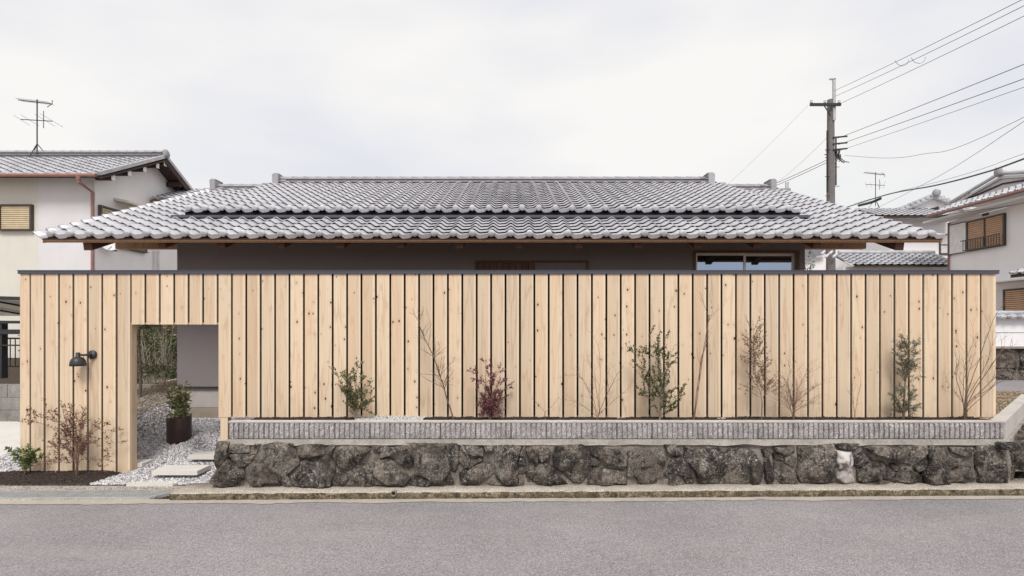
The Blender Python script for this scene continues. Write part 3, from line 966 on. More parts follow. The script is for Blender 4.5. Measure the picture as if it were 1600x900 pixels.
# drain pipe in the kerb face
dp = P(615, 771.5, 6.14)
m = MB()
n = 18
vs = []
for (y, r_) in ((dp.y + 0.05, 0.030), (dp.y - 0.012, 0.030), (dp.y - 0.012, 0.024), (dp.y + 0.03, 0.024)):
    vs += [(dp.x + r_ * math.cos(2 * math.pi * k / n), y, dp.z + 0.004 + r_ * math.sin(2 * math.pi * k / n)) for k in range(n)]
m.add(vs, [(l * n + k, l * n + (k + 1) % n, (l + 1) * n + (k + 1) % n, (l + 1) * n + k) for l in range(3) for k in range(n)] + [tuple(3 * n + k for k in range(n))], 0)
m.m[-1] = 1
tag(m.build('drain_pipe', [M['concrete'], M['void']]), 'small round drain pipe poking out of the kerb face', 'pipe')

# steel gutter grate, sections
galv = Mat('galvanised_steel', 0.5, 0.5, 0.35)
co = galv.coord(); galv.col(galv.ramp(galv.noise(co, 9, 4), [(0.3, (0.42, 0.425, 0.42)), (0.7, (0.58, 0.58, 0.57))]))
g0 = 6.235; g1 = 6.515
gx_edges = [(-5.02 + 0.995 * i) for i in range(-4, 2)]
gx_edges[-1] = -3.80
sects = [(-6.99, -6.0), (-5.995, -5.0), (-4.995, -3.87)]
labels = ['galvanised steel gutter grating section at the far left edge of the street', 'galvanised steel gutter grating section in front of the soil bed', 'galvanised steel gutter grating section with slanting end before the gateway']
sects = [(-7.95, -6.99)] + sects
labels = ['galvanised steel gutter grating outermost to the left, cut by the photo edge'] + labels
for (xa, xb), lab in zip(sects, labels):
    zc = slope((xa + xb) / 2) + 0.006
    gt = thing('gutter_grate', lab, 'grate', ((xa + xb) / 2, g0, zc), 'gutter gratings along the street')
    sk = 0.09 if xb > -4.5 else 0.0
    m = MB()
    m.bar((xa, g0, zc), (xb - sk, g0, zc), 0.014, 0.03)
    m.bar((xa, g1, zc), (xb + sk, g1, zc), 0.014, 0.03)
    m.bar((xa + 0.008, g0, zc), (xa + 0.008, g1, zc), 0.012, 0.03)
    m.bar((xb - sk - 0.004, g0 - 0.006, zc), (xb + sk - 0.004, g1 + 0.006, zc), 0.016, 0.034)
    m.build('grate_frame', galv.m, gt)
    m = MB()
    nbar = 7
    for k in range(1, nbar):
        y = g0 + (g1 - g0) * k / nbar
        m.bar((xa + 0.01, y, zc), (xb + sk * (2 * k / nbar - 1) - 0.01, y, zc), 0.009, 0.024)
    nx = int((xb - xa) / 0.052)
    for k in range(1, nx):
        x = xa + (xb - xa) * k / nx
        m.bar((x, g0, zc + 0.006), (x, g1, zc + 0.006), 0.010, 0.012)
    tag(m.build('grate_bars', galv.m, gt), kind='stuff')
m = MB(); m.box(-9, -3.7, 6.20, 6.54, -0.16, -0.10); o = m.build('gutter_channel', M['mortar']); o['kind'] = 'structure'
m = MB()
m.box(-14, -3.60, 6.527, 6.60, -0.2, 0.028); m.box(-14, -3.95, 6.19, 6.222, -0.2, -0.018)
o = m.build('gutter_rim', M['kerb_top']); o['kind'] = 'structure'

# stepping stones
def slab(pxa, pxb, pya, pyb, label, tilt=0.0, t=0.055, dz=0.0, skew=0.0):
    # front and back edges from the photo heights, on the slope
    def depth(py):
        lo, hi = 6.3, 9.5
        for _ in range(40):
            md = (lo + hi) / 2
            yy = 515 + (EYE - G(-4.3, md) - dz) * F / md
            if yy > py: lo = md
            else: hi = md
        return lo
    d0, d1 = depth(pyb), depth(pya)
    z0, z1 = G(-4.3, d0) + dz, G(-4.3, d1) + dz
    xa, xb = (pxa - 800) * (d0 + d1) / 2 / F, (pxb - 800) * (d0 + d1) / 2 / F
    zm = (z0 + z1) / 2 + 0.006
    c = Vector(((xa + xb) / 2, (d0 + d1) / 2, zm - t / 2))
    m = MB()
    hx, hy = (xb - xa) / 2, (d1 - d0) / 2
    m.prism([(-hx, -hy), (hx, -hy + skew), (hx, hy + skew), (-hx, hy)], 'z', -t / 2, t / 2)
    me = m.mesh('stepping_stone', M['pale_concrete'])
    o = put('stepping_stone', me, None, c, (rad(tilt), 0, 0))
    tag(o, label, 'stepping stone', 'concrete stepping slabs in the gateway gravel')
    return o
slab(249, 319, 725, 739, 'middle concrete stepping slab standing proud of the gravel in the gateway', dz=0.085, t=0.05)
slab(303, 352, 702, 716, 'farthest right concrete stepping slab beside the boulder wall end', dz=0.08, t=0.05)
slab(204, 276, 750, 757, 'nearest stepping slab lying flush with the gravel by the street', dz=0.012, t=0.05)
slab(196, 231, 716, 727, 'stepping slab half hidden behind the gateway jamb', dz=0.05, t=0.05)

# ------------------------------------------------------------------ roof tiles
TW, TL, TE = 0.265, 0.275, 0.235      # tile width, length, exposed length
def hprof(u, w=TW):
    a = 2 * math.pi * (u - 0.25 * w) / w
    return 0.024 * math.cos(a) + 0.008 * math.cos(2 * a) + 0.003 * math.sin(2 * a)
def tile_mesh(name, mat, kind='roof', w=TW, L_=TL, seg=12, drop=0.046):
    m = MB()
    n = seg + 1
    t = 0.015; front = 0.043
    xs = [w * i / seg for i in range(n)]
    top0 = [(x, 0.0, hprof(x, w) + front) for x in xs]
    top1 = [(x, L_, hprof(x, w) + 0.004) for x in xs]
    dr = t if kind == 'roof' else None
    bot = []
    for x in xs:
        if kind == 'roof': bot.append((x, 0.003, hprof(x, w) + front - t))
        else:
            
            u = ((x - 0.25 * w) / w) % 1.0
            bot.append((x, 0.002, hprof(x, w) + front - 0.028 - (drop - 0.014) * max(0, math.sin(math.pi * u)) ** 0.45))
    vs = top0 + top1 + bot
    fs = [(i, i + 1, n + i + 1, n + i) for i in range(seg)] + [(i, 2 * n + i, 2 * n + i + 1, i + 1) for i in range(seg)]
    # underside lip and sides
    b = len(vs)
    und = [(x, 0.05, hprof(x, w) + front - t - 0.004) for x in xs]
    vs += und
    fs += [(2 * n + i, b + i, b + i + 1, 2 * n + i + 1) for i in range(seg)]
    vs += [(w, L_, hprof(w, w) - 0.012), (0, L_, hprof(0, w) - 0.012)]
    fs += [(seg, 2 * n + seg, len(vs) - 2, 2 * n - 1), (0, n, len(vs) - 1, 2 * n)]
    m.add(vs, fs)
    if kind == 'eave':
        cx = 0.25 * w; r_ = 0.045
        m.lathe((cx, 0.012, hprof(cx, w) + front - r_ + 0.010), (0, -1, 0), [(-0.03, r_), (0.040, r_), (0.049, r_ - 0.005), (0.054, r_ - 0.016), (0.056, 0.012)], 16)
    me = m.mesh(name, mat, fix=False)
    me.polygons.foreach_set('use_smooth', [True] * len(me.polygons))
    try: me.set_sharp_from_angle(angle=rad(35))
    except Exception: pass
    return me
def field(parent, origin, ux, us, cols, rows, meshes, nmax, names=('eave_tile', 'roof_tile'), mask=None, offset_row=0, tw=TW, te=TE, order=None, count=None, mir=False):
    """tiles on a roof plane; the nmax first (nearest rows) as separate objects, the rest joined"""
    ux = Vector(ux).normalized(); us = Vector(us).normalized(); nn = ux.cross(us)
    rot = Matrix((ux, us, nn)).transposed()
    rest = []
    rr = random.Random(hash(parent.name) & 0xffff if False else 5)
    for r_ in range(rows):
        for c_ in range(cols):
            if mask and not mask(c_, r_): continue
            p = Vector(origin) + ux * tw * c_ + us * te * r_ + nn * rr.uniform(-0.0015, 0.0015)
            ev = (r_ + offset_row == 0)
            if ev or count[0] < nmax:
                put(names[0] if ev else names[1], meshes[0 if ev else 1], parent, p, rot)
                if not ev: count[0] += 1
            else: rest.append(p)
    return [(p, rot) for p in rest]
def join_rest(parent, rest, me, mat, name='upper_roof_tiles'):
    if not rest: return
    nv = len(me.vertices); co = np.empty(nv * 3); me.vertices.foreach_get('co', co); co = co.reshape(-1, 3)
    me.calc_loop_triangles()
    tr = np.empty(len(me.loop_triangles) * 3, dtype=np.int32); me.loop_triangles.foreach_get('vertices', tr); tr = tr.reshape(-1, 3)
    V = []; Fc = []
    for k, (p, rot) in enumerate(rest):
        Rm = np.array(rot)
        V.append(co @ Rm.T + np.array(p)); Fc.append(tr + k * nv)
    mesh = np_mesh(name, np.vstack(V), np.vstack(Fc), mat, smooth=True)
    try: mesh.set_sharp_from_angle(angle=rad(35))
    except Exception: pass
    return tag(place_world(name, mesh, parent), kind='stuff')

# ------------------------------------------------------------------ the house
HX0, HX1, HD, HB = -5.35, 4.68, 9.1, 16.0
house = thing('house', 'low grey stucco house with a wide silver-grey tiled gable roof behind the fence', 'house', (0, HD, 0.4))
SL = 0.38
cs = 1 / math.sqrt(1 + SL * SL); sn = SL * cs
US = Vector((0, cs, sn))
E0y, E0z = 7.90, 3.125
def lowz(y): return E0z + SL * (y - E0y)
U0y, U0z = 9.15, 3.745
def upz(y): return U0z + SL * (y - U0y)
RY = 12.60
roof = put('roof', None, house, (0, HD, 3.0)) if False else None
m = MB()
XL, XR = -6.60, 6.05
# deck of the lower plane (with thickness), its soffit, and the back slope
def slabx(mm, x0, x1, ya, za, yb, zb, t):
    mm.add([(x0, ya, za), (x1, ya, za), (x1, yb, zb), (x0, yb, zb), (x0, ya, za - t), (x1, ya, za - t), (x1, yb, zb - t), (x0, yb, zb - t)],
           [(0, 1, 2, 3), (7, 6, 5, 4), (0, 4, 5, 1), (1, 5, 6, 2), (2, 6, 7, 3), (3, 7, 4, 0)])
slabx(m, XL + 0.04, XR - 0.04, E0y + 0.045, lowz(E0y + 0.045) - 0.034, RY, lowz(RY) - 0.034, 0.022)
slabx(m, XL + 0.04, XR - 0.04, RY, lowz(RY) - 0.034, RY + 4.7, lowz(RY) - 0.034 - SL * 4.7, 0.022)
roof = m.build('roof', M['brown_wood'], house)
tl_e = tile_mesh('eave_tile', M['tile'], 'eave')
tl_r = tile_mesh('roof_tile', M['tile'], 'roof')
cnt = [0]
X0 = -6.38 - 0.25 * TW            # left edge of the first full tile
ncol = 47
rows_low = int((RY - E0y) / (TE * cs)) + 1
# covered columns under the raised middle roof
UX0, UX1 = -5.29, 4.66
def low_mask(c, r):
    x = X0 + TW * c; y = E0y + TE * cs * r
    if c < 0: return True
    return not (y > 9.05 and x > UX0 - 0.05 and x + TW < UX1 + 0.18)
rest = field(roof, (X0, E0y, E0z), (1, 0, 0), US, ncol, rows_low, (tl_e, tl_r), 262, mask=low_mask, count=cnt)
# pan-only verge pieces on the left edge
vt = []
for kind in ('eave', 'roof'):
    mm = MB(); seg = 7; wv = 0.185
    xs = [wv * i / seg for i in range(seg + 1)]
    hp = [hprof(TW - wv + x) + (0.008 * max(0, 1 - x / 0.06) ** 2) for x in xs]
    n_ = seg + 1; dr = 0.046 if kind == 'eave' else 0.017
    vs = [(x, 0, h + 0.03) for x, h in zip(xs, hp)] + [(x, TL, h + 0.004) for x, h in zip(xs, hp)] + [(x, 0.002, h + 0.03 - dr * (0.35 + 0.65 * min(1, x / 0.09))) for x, h in zip(xs, hp)]
    fs = [(i, i + 1, n_ + i + 1, n_ + i) for i in range(seg)] + [(i, 2 * n_ + i, 2 * n_ + i + 1, i + 1) for i in range(seg)]
    vs += [(0, TL, hp[0] - 0.02), (0, 0.0, hp[0] - 0.01)]
    fs += [(0, n_, 3 * n_, 3 * n_ + 1)]
    mm.add(vs, fs)
    vt.append(mm.mesh('verge_tile', M['tile'], True, False))
for r_ in range(rows_low):
    put('verge_tile', vt[0 if r_ == 0 else 1], roof, Vector((X0 - 0.185, E0y, E0z)) + US * TE * r_, Matrix((Vector((1, 0, 0)), US, Vector((1, 0, 0)).cross(US))).transposed())
# raised middle roof
m = MB()
slabx(m, UX0 + 0.02, UX1 - 0.02, U0y + 0.05, upz(U0y + 0.05) - 0.034, RY, upz(RY) - 0.034, 0.025)
slabx(m, UX0 + 0.02, UX1 - 0.02, RY, upz(RY) - 0.034, RY + 4, upz(RY) - 0.034 - SL * 4, 0.025)
raised = m.build('raised_roof', M['void'], house)
ucol = 37
UXs = UX0 + 0.04
rows_up = int((RY - U0y) / (TE * cs)) + 1
uw = (UX1 - UX0 - 0.06) / ucol
rest_u = field(raised, (UXs, U0y, U0z), (1, 0, 0), US, ucol, rows_up, (tl_e, tl_r), 300, tw=uw, count=cnt)
join_rest(roof, rest, tl_r, M['tile'])
join_rest(raised, rest_u, tl_r, M['tile'])
m = MB()
m.box(UX0 + 0.03, UX1 - 0.03, 9.165, 9.185, 3.50, 3.72)
m.box(UX0 + 0.03, UX0 + 0.06, 9.185, 12.5, 3.4, 3.6) if False else None
for xx in (UX0 + 0.03, UX1 - 0.06):
    m.add([(xx, 9.185, 3.5), (xx + 0.03, 9.185, 3.5), (xx + 0.03, RY, lowz(RY) - 0.1), (xx, RY, lowz(RY) - 0.1), (xx, 9.185, 3.71), (xx + 0.03, 9.185, 3.71), (xx + 0.03, RY, upz(RY) - 0.03), (xx, RY, upz(RY) - 0.03)],
          [(0, 1, 2, 3), (7, 6, 5, 4), (0, 4, 5, 1), (1, 5, 6, 2), (2, 6, 7, 3), (3, 7, 4, 0)])
m.build('vent_wall', M['void'], raised)
m = MB()
m.box(UX0 - 0.10, UX1 + 0.05, 9.00, 9.16, 3.628, 3.640)
m.box(UX0 - 0.10, UX1 + 0.05, 8.995, 9.005, 3.600, 3.641)
m.box(UX0 - 0.08, UX1 + 0.04, 9.05, 9.06, 3.54, 3.63)
m.build('vent_flashing', M['dark_metal'], raised)

# ridges
def ridge(parent, x0, x1, zb, h, r_, layers, yy=RY, pitch=0.267, mat=None, fine=True):
    mat = mat or M['ridge_tile']
    n_ = max(1, round((x1 - x0) / pitch)); p = (x1 - x0) / n_
    lh = (h - r_) / layers
    # shared meshes
    cm = MB(); ns = 8
    vs = []
    for (x, rr_) in ((0.0, r_ + 0.006), (0.03, r_ + 0.006), (0.032, r_), (p + 0.01, r_ - 0.004)):
        for k in range(ns + 1):
            a = math.pi * k / ns
            vs.append((x, rr_ * math.cos(a) * -1.15, rr_ * math.sin(a)))
    cm.add(vs, [(l * (ns + 1) + k, l * (ns + 1) + k + 1, (l + 1) * (ns + 1) + k + 1, (l + 1) * (ns + 1) + k) for l in range(3) for k in range(ns)] + [tuple(range(ns + 1))])
    cme = cm.mesh('ridge_cap_tile', mat, True)
    for i in range(n_):
        put('ridge_cap_tile', cme, parent, (x0 + p * i, yy, zb + h - r_))
    for l in range(layers):
        wv = r_ * 1.15 + 0.035 + 0.014 * (layers - 1 - l)
        nm = MB(); g = 0.0015
        off = (l % 2) * p / 2
        nm.add([(g, -wv, 0.0), (p - g, -wv, 0.0), (p - g, -wv - 0.004, -0.016), (g, -wv - 0.004, -0.016), (g, 0, 0.014), (p - g, 0, 0.014), (g, wv, 0), (p - g, wv, 0), (g, wv + .004, -0.016), (p - g, wv + .004, -0.016)],
               [(3, 2, 1, 0), (0, 1, 5, 4), (4, 5, 7, 6), (6, 7, 9, 8)])
        nme = nm.mesh('ridge_flat_tile', mat)
        for i in range(n_):
            put('ridge_flat_tile', nme, parent, (x0 + p * i + (off if i < n_ - 1 else 0), yy, zb + lh * (l + 1)))
    m = MB(); m.box(x0 + 0.01, x1 - 0.01, yy - r_ * 0.95, yy + r_ * 0.95, zb - 0.15, zb + h - r_); m.build('ridge_core', mat, parent)
zr = upz(RY); zl = lowz(RY)
ridge(raised, (436 - 800) * 12.52 / F, (1112 - 800) * 12.52 / F, 5.03, 0.185, 0.062, 2)
def ridge_end(parent, px0, px1, py0, py1, side, name='ridge_end_tile'):
    a = P(px0, py1, 12.5); b = P(px1, py0, 12.5)
    m = MB()
    w_ = b.x - a.x; h = b.z - a.z
    if side < 0: poly = [(a.x, a.z), (b.x, a.z), (b.x, b.z - 0.10 * h), (b.x + 0.02, b.z), (a.x + 0.35 * w_, b.z + 0.01), (a.x - 0.01, b.z - 0.12 * h)]
    else: poly = [(a.x, a.z), (b.x, a.z), (b.x + 0.01, b.z - 0.12 * h), (b.x - 0.35 * w_, b.z + 0.01), (a.x - 0.03, b.z), (a.x, b.z - 0.1 * h)]
    m.prism(poly, 'y', RY - 0.17, RY + 0.17)
    return m.build(name, M['ridge_tile'], parent)
ridge_end(raised, 427.5, 436, 272, 290, -1)
ridge_end(raised, 1106, 1115, 271, 289, 1)
ridge(roof, (338 - 800) * 12.52 / F, (428 - 800) * 12.52 / F, 4.885, 0.165, 0.06, 2)
ridge(roof, (1116 - 800) * 12.52 / F, (1204 - 800) * 12.52 / F, 4.885, 0.165, 0.06, 2)
ridge_end(roof, 330.5, 338, 281, 297, -1)
ridge_end(roof, 1203, 1211, 281, 298, 1)
m = MB()
a = P(1215, 297, 12.5); m.box(a.x, a.x + 0.28, RY - 0.12, RY + 0.12, a.z - 0.02, a.z + 0.035)
a = P(318, 297, 12.5); m.box(a.x, a.x + 0.2, RY - 0.12, RY + 0.12, a.z - 0.02, a.z + 0.035)
a = P(1115, 289, 12.5); m.box(a.x, a.x + 0.26, RY - 0.12, RY + 0.14, a.z - 0.10, a.z + 0.05)
a = P(427, 289, 12.5); m.box(a.x - 0.24, a.x, RY - 0.12, RY + 0.14, a.z - 0.10, a.z + 0.04)
m.build('ridge_foot_tile', M['ridge_tile'], roof)

# eaves woodwork
m = MB(); m.box(XL + 0.06, XR - 0.06, 7.975, 8.005, 3.052, 3.092); m.build('fascia', M['eave_wood'], house)
m = MB(); m.box(XL + 0.05, XR - 0.05, 7.955, 7.974, 3.065, 3.108); m.build('fascia_strip', M['eave_wood'], house)
for xx in (XL + 0.04, XR - 0.07):
    m = MB()
    m.add([(xx, 7.96, 3.04), (xx + 0.03, 7.96, 3.04), (xx + 0.03, RY, lowz(RY) - 0.14), (xx, RY, lowz(RY) - 0.14), (xx, 7.96, 3.11), (xx + 0.03, 7.96, 3.11), (xx + 0.03, RY, lowz(RY) - 0.057), (xx, RY, lowz(RY) - 0.057)],
          [(0, 1, 2, 3), (7, 6, 5, 4), (0, 4, 5, 1), (1, 5, 6, 2), (2, 6, 7, 3), (3, 7, 4, 0)])
    m.build('barge_board', M['eave_wood'], house)
def rafter(x, y0, y1, w_=0.11, h=0.13, mat='brown_wood'):
    z0 = lowz(y0) - 0.060; z1 = lowz(y1) - 0.060
    m = MB()
    m.add([(x - w_ / 2, y0, z0), (x + w_ / 2, y0, z0), (x + w_ / 2, y1, z1), (x - w_ / 2, y1, z1), (x - w_ / 2, y0 + 0.03, z0 - h), (x + w_ / 2, y0 + 0.03, z0 - h), (x + w_ / 2, y1, z1 - h), (x - w_ / 2, y1, z1 - h)],
          [(0, 1, 2, 3), (7, 6, 5, 4), (0, 4, 5, 1), (1, 5, 6, 2), (2, 6, 7, 3), (3, 7, 4, 0)])
    m.build('rafter', M[mat], house)
for k in range(-5, 7):
    x = -0.748 + 0.85 * k
    rafter(x, 8.10, 9.098, 0.11, 0.15)
for x in (-6.02, 5.50):
    rafter(x, 8.06, RY, 0.12, 0.17)
    m = MB(); zt_ = lowz(RY) - 0.06
    m.bar((x, RY + 0.01, zt_ - 0.08), (x, RY + 4.5, zt_ - 0.08 - SL * 4.49), 0.12, 0.14); m.build('rafter', M['brown_wood'], house)
# wall-head beams poking out at both gables
for (xa, xb) in ((-6.34, HX0 - 0.002), (HX1 + 0.002, 5.66)):
    for yy in (9.10, 12.54, 15.7):
        zz = (3.125, 4.55, 3.3)[(9.10, 12.54, 15.7).index(yy)]
        m = MB(); m.box(xa, xb, yy, yy + 0.12, zz, zz + 0.125); m.build('beam', M['eave_wood'], house)

# walls with openings
def opening_wall(name, x0, x1, y0, y1, z0, z1, holes, mat, parent):
    m = MB(); xs = x0
    for (a, b, c, d) in holes:
        m.box(xs, a, y0, y1, z0, z1); m.box(a, b, y0, y1, z0, c); m.box(a, b, y0, y1, d, z1); xs = b
    m.box(xs, x1, y0, y1, z0, z1)
    return m.build(name, mat, parent)
H1 = (P(745, 411, HD).x, P(917, 411, HD).x, 2.05, P(745, 410, HD).z)
H2 = (P(1087, 395, HD).x, P(1245, 395, HD).x, 2.10, P(1087, 395, HD).z)
opening_wall('wall', HX0, HX1, HD, HD + 0.15, 0.92, 3.56, [H1, H2], M['grey_stucco'], house)
for xx in (HX0, HX1 - 0.15):
    m = MB(); m.prism([(HD + 0.152, 0.92), (HB, 0.92), (HB, lowz(RY) - SL * (HB - RY) - 0.1), (RY, lowz(RY) - 0.07), (HD + 0.152, 3.54)], 'x', xx, xx + 0.15)
    m.build('wall', M['grey_stucco'], house)
m = MB(); m.box(HX0, HX1, HB + 0.002, HB + 0.15, 0.92, 3.7); m.build('wall', M['grey_stucco'], house)
m = MB(); m.box(HX0 - 0.012, HX1 + 0.012, HD - 0.014, HD + 0.02, 0.893, 0.919); m.box(HX0 - 0.012, HX0 + 0.02, HD + 0.021, HB, 0.893, 0.919)
m.build('drip_edge', M['black'], house)
m = MB(); m.box(HX0 + 0.03, HX1 - 0.03, HD + 0.03, HB - 0.03, 0.585, 0.892); m.build('foundation', M['found'], house)
m = MB(); m.box(HX0 + 0.0, HX1, HD + 0.015, HB, 0.2, 0.580); m.build('footing', M['found_rough'], house)
for x in (-4.15, -2.5, 0):
    m = MB(); m.box(x, x + 0.006, HD + 0.028, HD + 0.04, 0.59, 0.89); m.build('joint', M['void'], house)
glass = Mat('window_glass', 0.03, 0.9, 1.0); glass.col((0.30, 0.37, 0.48)); glass = glass.m
frame_m = plain('pale_sash', (0.72, 0.68, 0.64), 0.4, 0.5, 0.3)
# right window: wooden casing, two sashes
win = MB()
a, b, c, d = H2
def casing(x0, x1, z0, z1, y, t, dep, mat, parent, name, bottom=True):
    m = MB()
    m.box(x0, x0 + t, y, y + dep, z0, z1); m.box(x1 - t, x1, y, y + dep, z0, z1)
    m.box(x0 + t, x1 - t, y, y + dep, z1 - t, z1)
    if bottom: m.box(x0 + t, x1 - t, y, y + dep, z0, z0 + t)
    return m.build(name, mat, parent)
wf = casing(a - 0.035, b + 0.035, c - 0.035, d + 0.035, HD - 0.02, 0.034, 0.12, M['brown_wood'], house, 'window')
mid = P(1165, 395, HD).x
casing(a + 0.001, mid + 0.02, c + 0.001, d - 0.001, HD + 0.035, 0.036, 0.03, frame_m, wf, 'sash')
casing(mid - 0.015, b - 0.001, c + 0.001, d - 0.001, HD + 0.068, 0.042, 0.03, frame_m, wf, 'sash')
m = MB(); m.box(a + 0.03, mid - 0.008, HD + 0.048, HD + 0.056, c + 0.03, d - 0.03); m.build('pane', glass, wf)
m = MB(); m.box(mid + 0.02, b - 0.036, HD + 0.080, HD + 0.088, c + 0.036, d - 0.036); m.build('pane', glass, wf)
# middle window with slatted timber shutter
a, b, c, d = H1
wf = casing(a - 0.03, b + 0.03, c - 0.03, d + 0.03, HD - 0.015, 0.029, 0.11, M['brown_wood'], house, 'window')
mid = P(836, 411, HD).x
nsl = 9; sw = (mid - a) / nsl
for i in range(nsl):
    m = MB(); m.box(a + sw * i + 0.004, a + sw * (i + 1) - 0.004, HD + 0.03, HD + 0.05, c, d); m.build('slat', M['brown_wood'], wf)
m = MB(); m.box(a, mid, HD + 0.052, HD + 0.06, c, d); m.build('slat_backing', M['void'], wf)
m = MB(); m.box(mid + 0.001, b, HD + 0.03, HD + 0.05, c, d - 0.001); m.build('panel', M['grey_stucco'], wf)
m = MB(); m.box(P(917, 400, HD).x, P(917, 400, HD).x + 0.02, HD - 0.012, HD - 0.001, 2.0, 3.32); m.build('joint_strip', M['grey_stucco'], house)

# ------------------------------------------------------------------ plants
bark = plain('bark', (0.16, 0.115, 0.085), 0.85, 0.2, 0, 0.35, 40, 0.3)
bark_grey = plain('grey_bark', (0.27, 0.22, 0.18), 0.85, 0.2, 0, 0.3, 40, 0.3)
bark_red = plain('reddish_twig', (0.20, 0.12, 0.09), 0.8, 0.2, 0, 0.3, 40)
leaf_green = tinted('olive_green_leaf', [(0, (0.045, 0.055, 0.020)), (0.5, (0.095, 0.105, 0.040)), (0.85, (0.16, 0.155, 0.06)), (1, (0.24, 0.16, 0.07))], 0.5, 0.4)
leaf_fresh = tinted('fresh_green_leaf', [(0, (0.045, 0.075, 0.022)), (0.6, (0.10, 0.145, 0.04)), (1, (0.24, 0.27, 0.09))], 0.45, 0.4)
leaf_red = tinted('red_leaf', [(0, (0.075, 0.022, 0.030)), (0.6, (0.17, 0.06, 0.07)), (1, (0.33, 0.11, 0.14))], 0.5, 0.3)
leaf_brown = tinted('brown_leaf', [(0, (0.09, 0.045, 0.033)), (0.6, (0.19, 0.105, 0.075)), (1, (0.30, 0.17, 0.11))], 0.6, 0.3)
leaf_grey = tinted('grey_green_leaf', [(0, (0.085, 0.092, 0.06)), (0.6, (0.165, 0.172, 0.115)), (1, (0.28, 0.275, 0.20))], 0.6, 0.3)
leaf_hedge = tinted('hedge_leaf', [(0, (0.030, 0.045, 0.020)), (0.5, (0.075, 0.095, 0.038)), (0.88, (0.17, 0.18, 0.075)), (1, (0.42, 0.36, 0.10))], 0.45, 0.4)

def leafq(mb, p, d, s, w, r, up=None):
    d = d.normalized()
    side = d.cross(Vector((r.uniform(-1, 1), r.uniform(-1, 1), r.uniform(-0.3, 1.2))))
    if side.length < 1e-3: side = d.orthogonal()
    side.normalize(); nrm = side.cross(d)
    a = p; b = p + d * s * 0.5 + side * w * 0.5 + nrm * w * 0.12; c = p + d * s; e_ = p + d * s * 0.5 - side * w * 0.5 + nrm * w * 0.12
    t = r.random()
    mb.add([a, b, c, e_], [(0, 1, 2), (0, 2, 3)], 0, t)

def smooth_path(pts, n=4):
    if len(pts) < 3:
        return [pts[0].lerp(pts[1], i / n) for i in range(n + 1)]
    res = []
    ext = [pts[0] * 2 - pts[1]] + pts + [pts[-1] * 2 - pts[-2]]
    for i in range(1, len(ext) - 2):
        p0, p1, p2, p3 = ext[i - 1:i + 3]
        for k in range(n):
            t = k / n
            res.append(0.5 * ((2 * p1) + (p2 - p0) * t + (2 * p0 - 5 * p1 + 4 * p2 - p3) * t * t + (3 * p1 - p0 - 3 * p2 + p3) * t ** 3))
    res.append(pts[-1]); return res

DENS = 1.7
def branch(wood, leaves, r, path, r0, r1, spec, lvl):
    """spec: list per level of dict(n, len, ang, leaf=(per m, size, width), start)"""
    n = len(path)
    rs_ = [r0 + (r1 - r0) * i / (n - 1) for i in range(n)]
    wood.tube(path, rs_, 5 if lvl == 0 else (4 if lvl == 1 else 3), 0, lvl == 0)
    seg = [(path[i + 1] - path[i]).length for i in range(n - 1)]; tot = sum(seg)
    def at(t):
        t *= tot; i = 0
        while i < len(seg) - 1 and t > seg[i]: t -= seg[i]; i += 1
        u = min(1, t / max(seg[i], 1e-6)); return path[i].lerp(path[i + 1], u), (path[i + 1] - path[i]).normalized(), rs_[i] + (rs_[i + 1] - rs_[i]) * u
    sp = spec[lvl] if lvl < len(spec) else None
    if not sp: return
    if sp.get('leaf'):
        per, s, w_ = sp['leaf']; per *= DENS; k = int(per * tot + r.random())
        for i in range(k):
            t = r.uniform(sp.get('lstart', 0.15), 1.0)
            p, d, _ = at(t)
            side = Vector((r.gauss(0, 1), r.gauss(0, 1), r.gauss(0, 0.8) + sp.get('lup', 0.2)))
            leafq(leaves, p, d * 0.5 + side.normalized(), s * r.uniform(0.65, 1.3), w_ * r.uniform(0.7, 1.2), r)
    for i in range(sp.get('n', 0)):
        t = r.uniform(sp.get('start', 0.25), 0.98)
        p, d, rr_ = at(t)
        side = d.cross(Vector((r.uniform(-1, 1), r.uniform(-1, 1), r.uniform(-1, 1))))
        if side.length < 1e-3: continue
        side.normalize(); side.y *= sp.get('flat', 0.6)
        a = rad(r.uniform(sp['ang'][0], sp['ang'][1]))
        nd = (d * math.cos(a) + side * math.sin(a)); nd.z += sp.get('up', 0.15); nd.normalize()
        ln = sp['len'] * r.uniform(0.5, 1.2) * (1.1 - 0.6 * t * sp.get('taper', 1))
        pts = [p]; dd = nd.copy()
        for k in range(4):
            dd = (dd + Vector((r.gauss(0, 0.16), r.gauss(0, 0.12), r.gauss(0, 0.12) + sp.get('curve', 0.03)))).normalized()
            q = pts[-1] + dd * ln / 4
            q.y = min(q.y, FD - 0.012) if pts[0].y < FD else q.y
            pts.append(q)
        rc = min(rr_ * 0.65, sp.get('r', 0.004))
        branch(wood, leaves, r, pts, rc, max(0.0007, rc * 0.4), spec, lvl + 1)

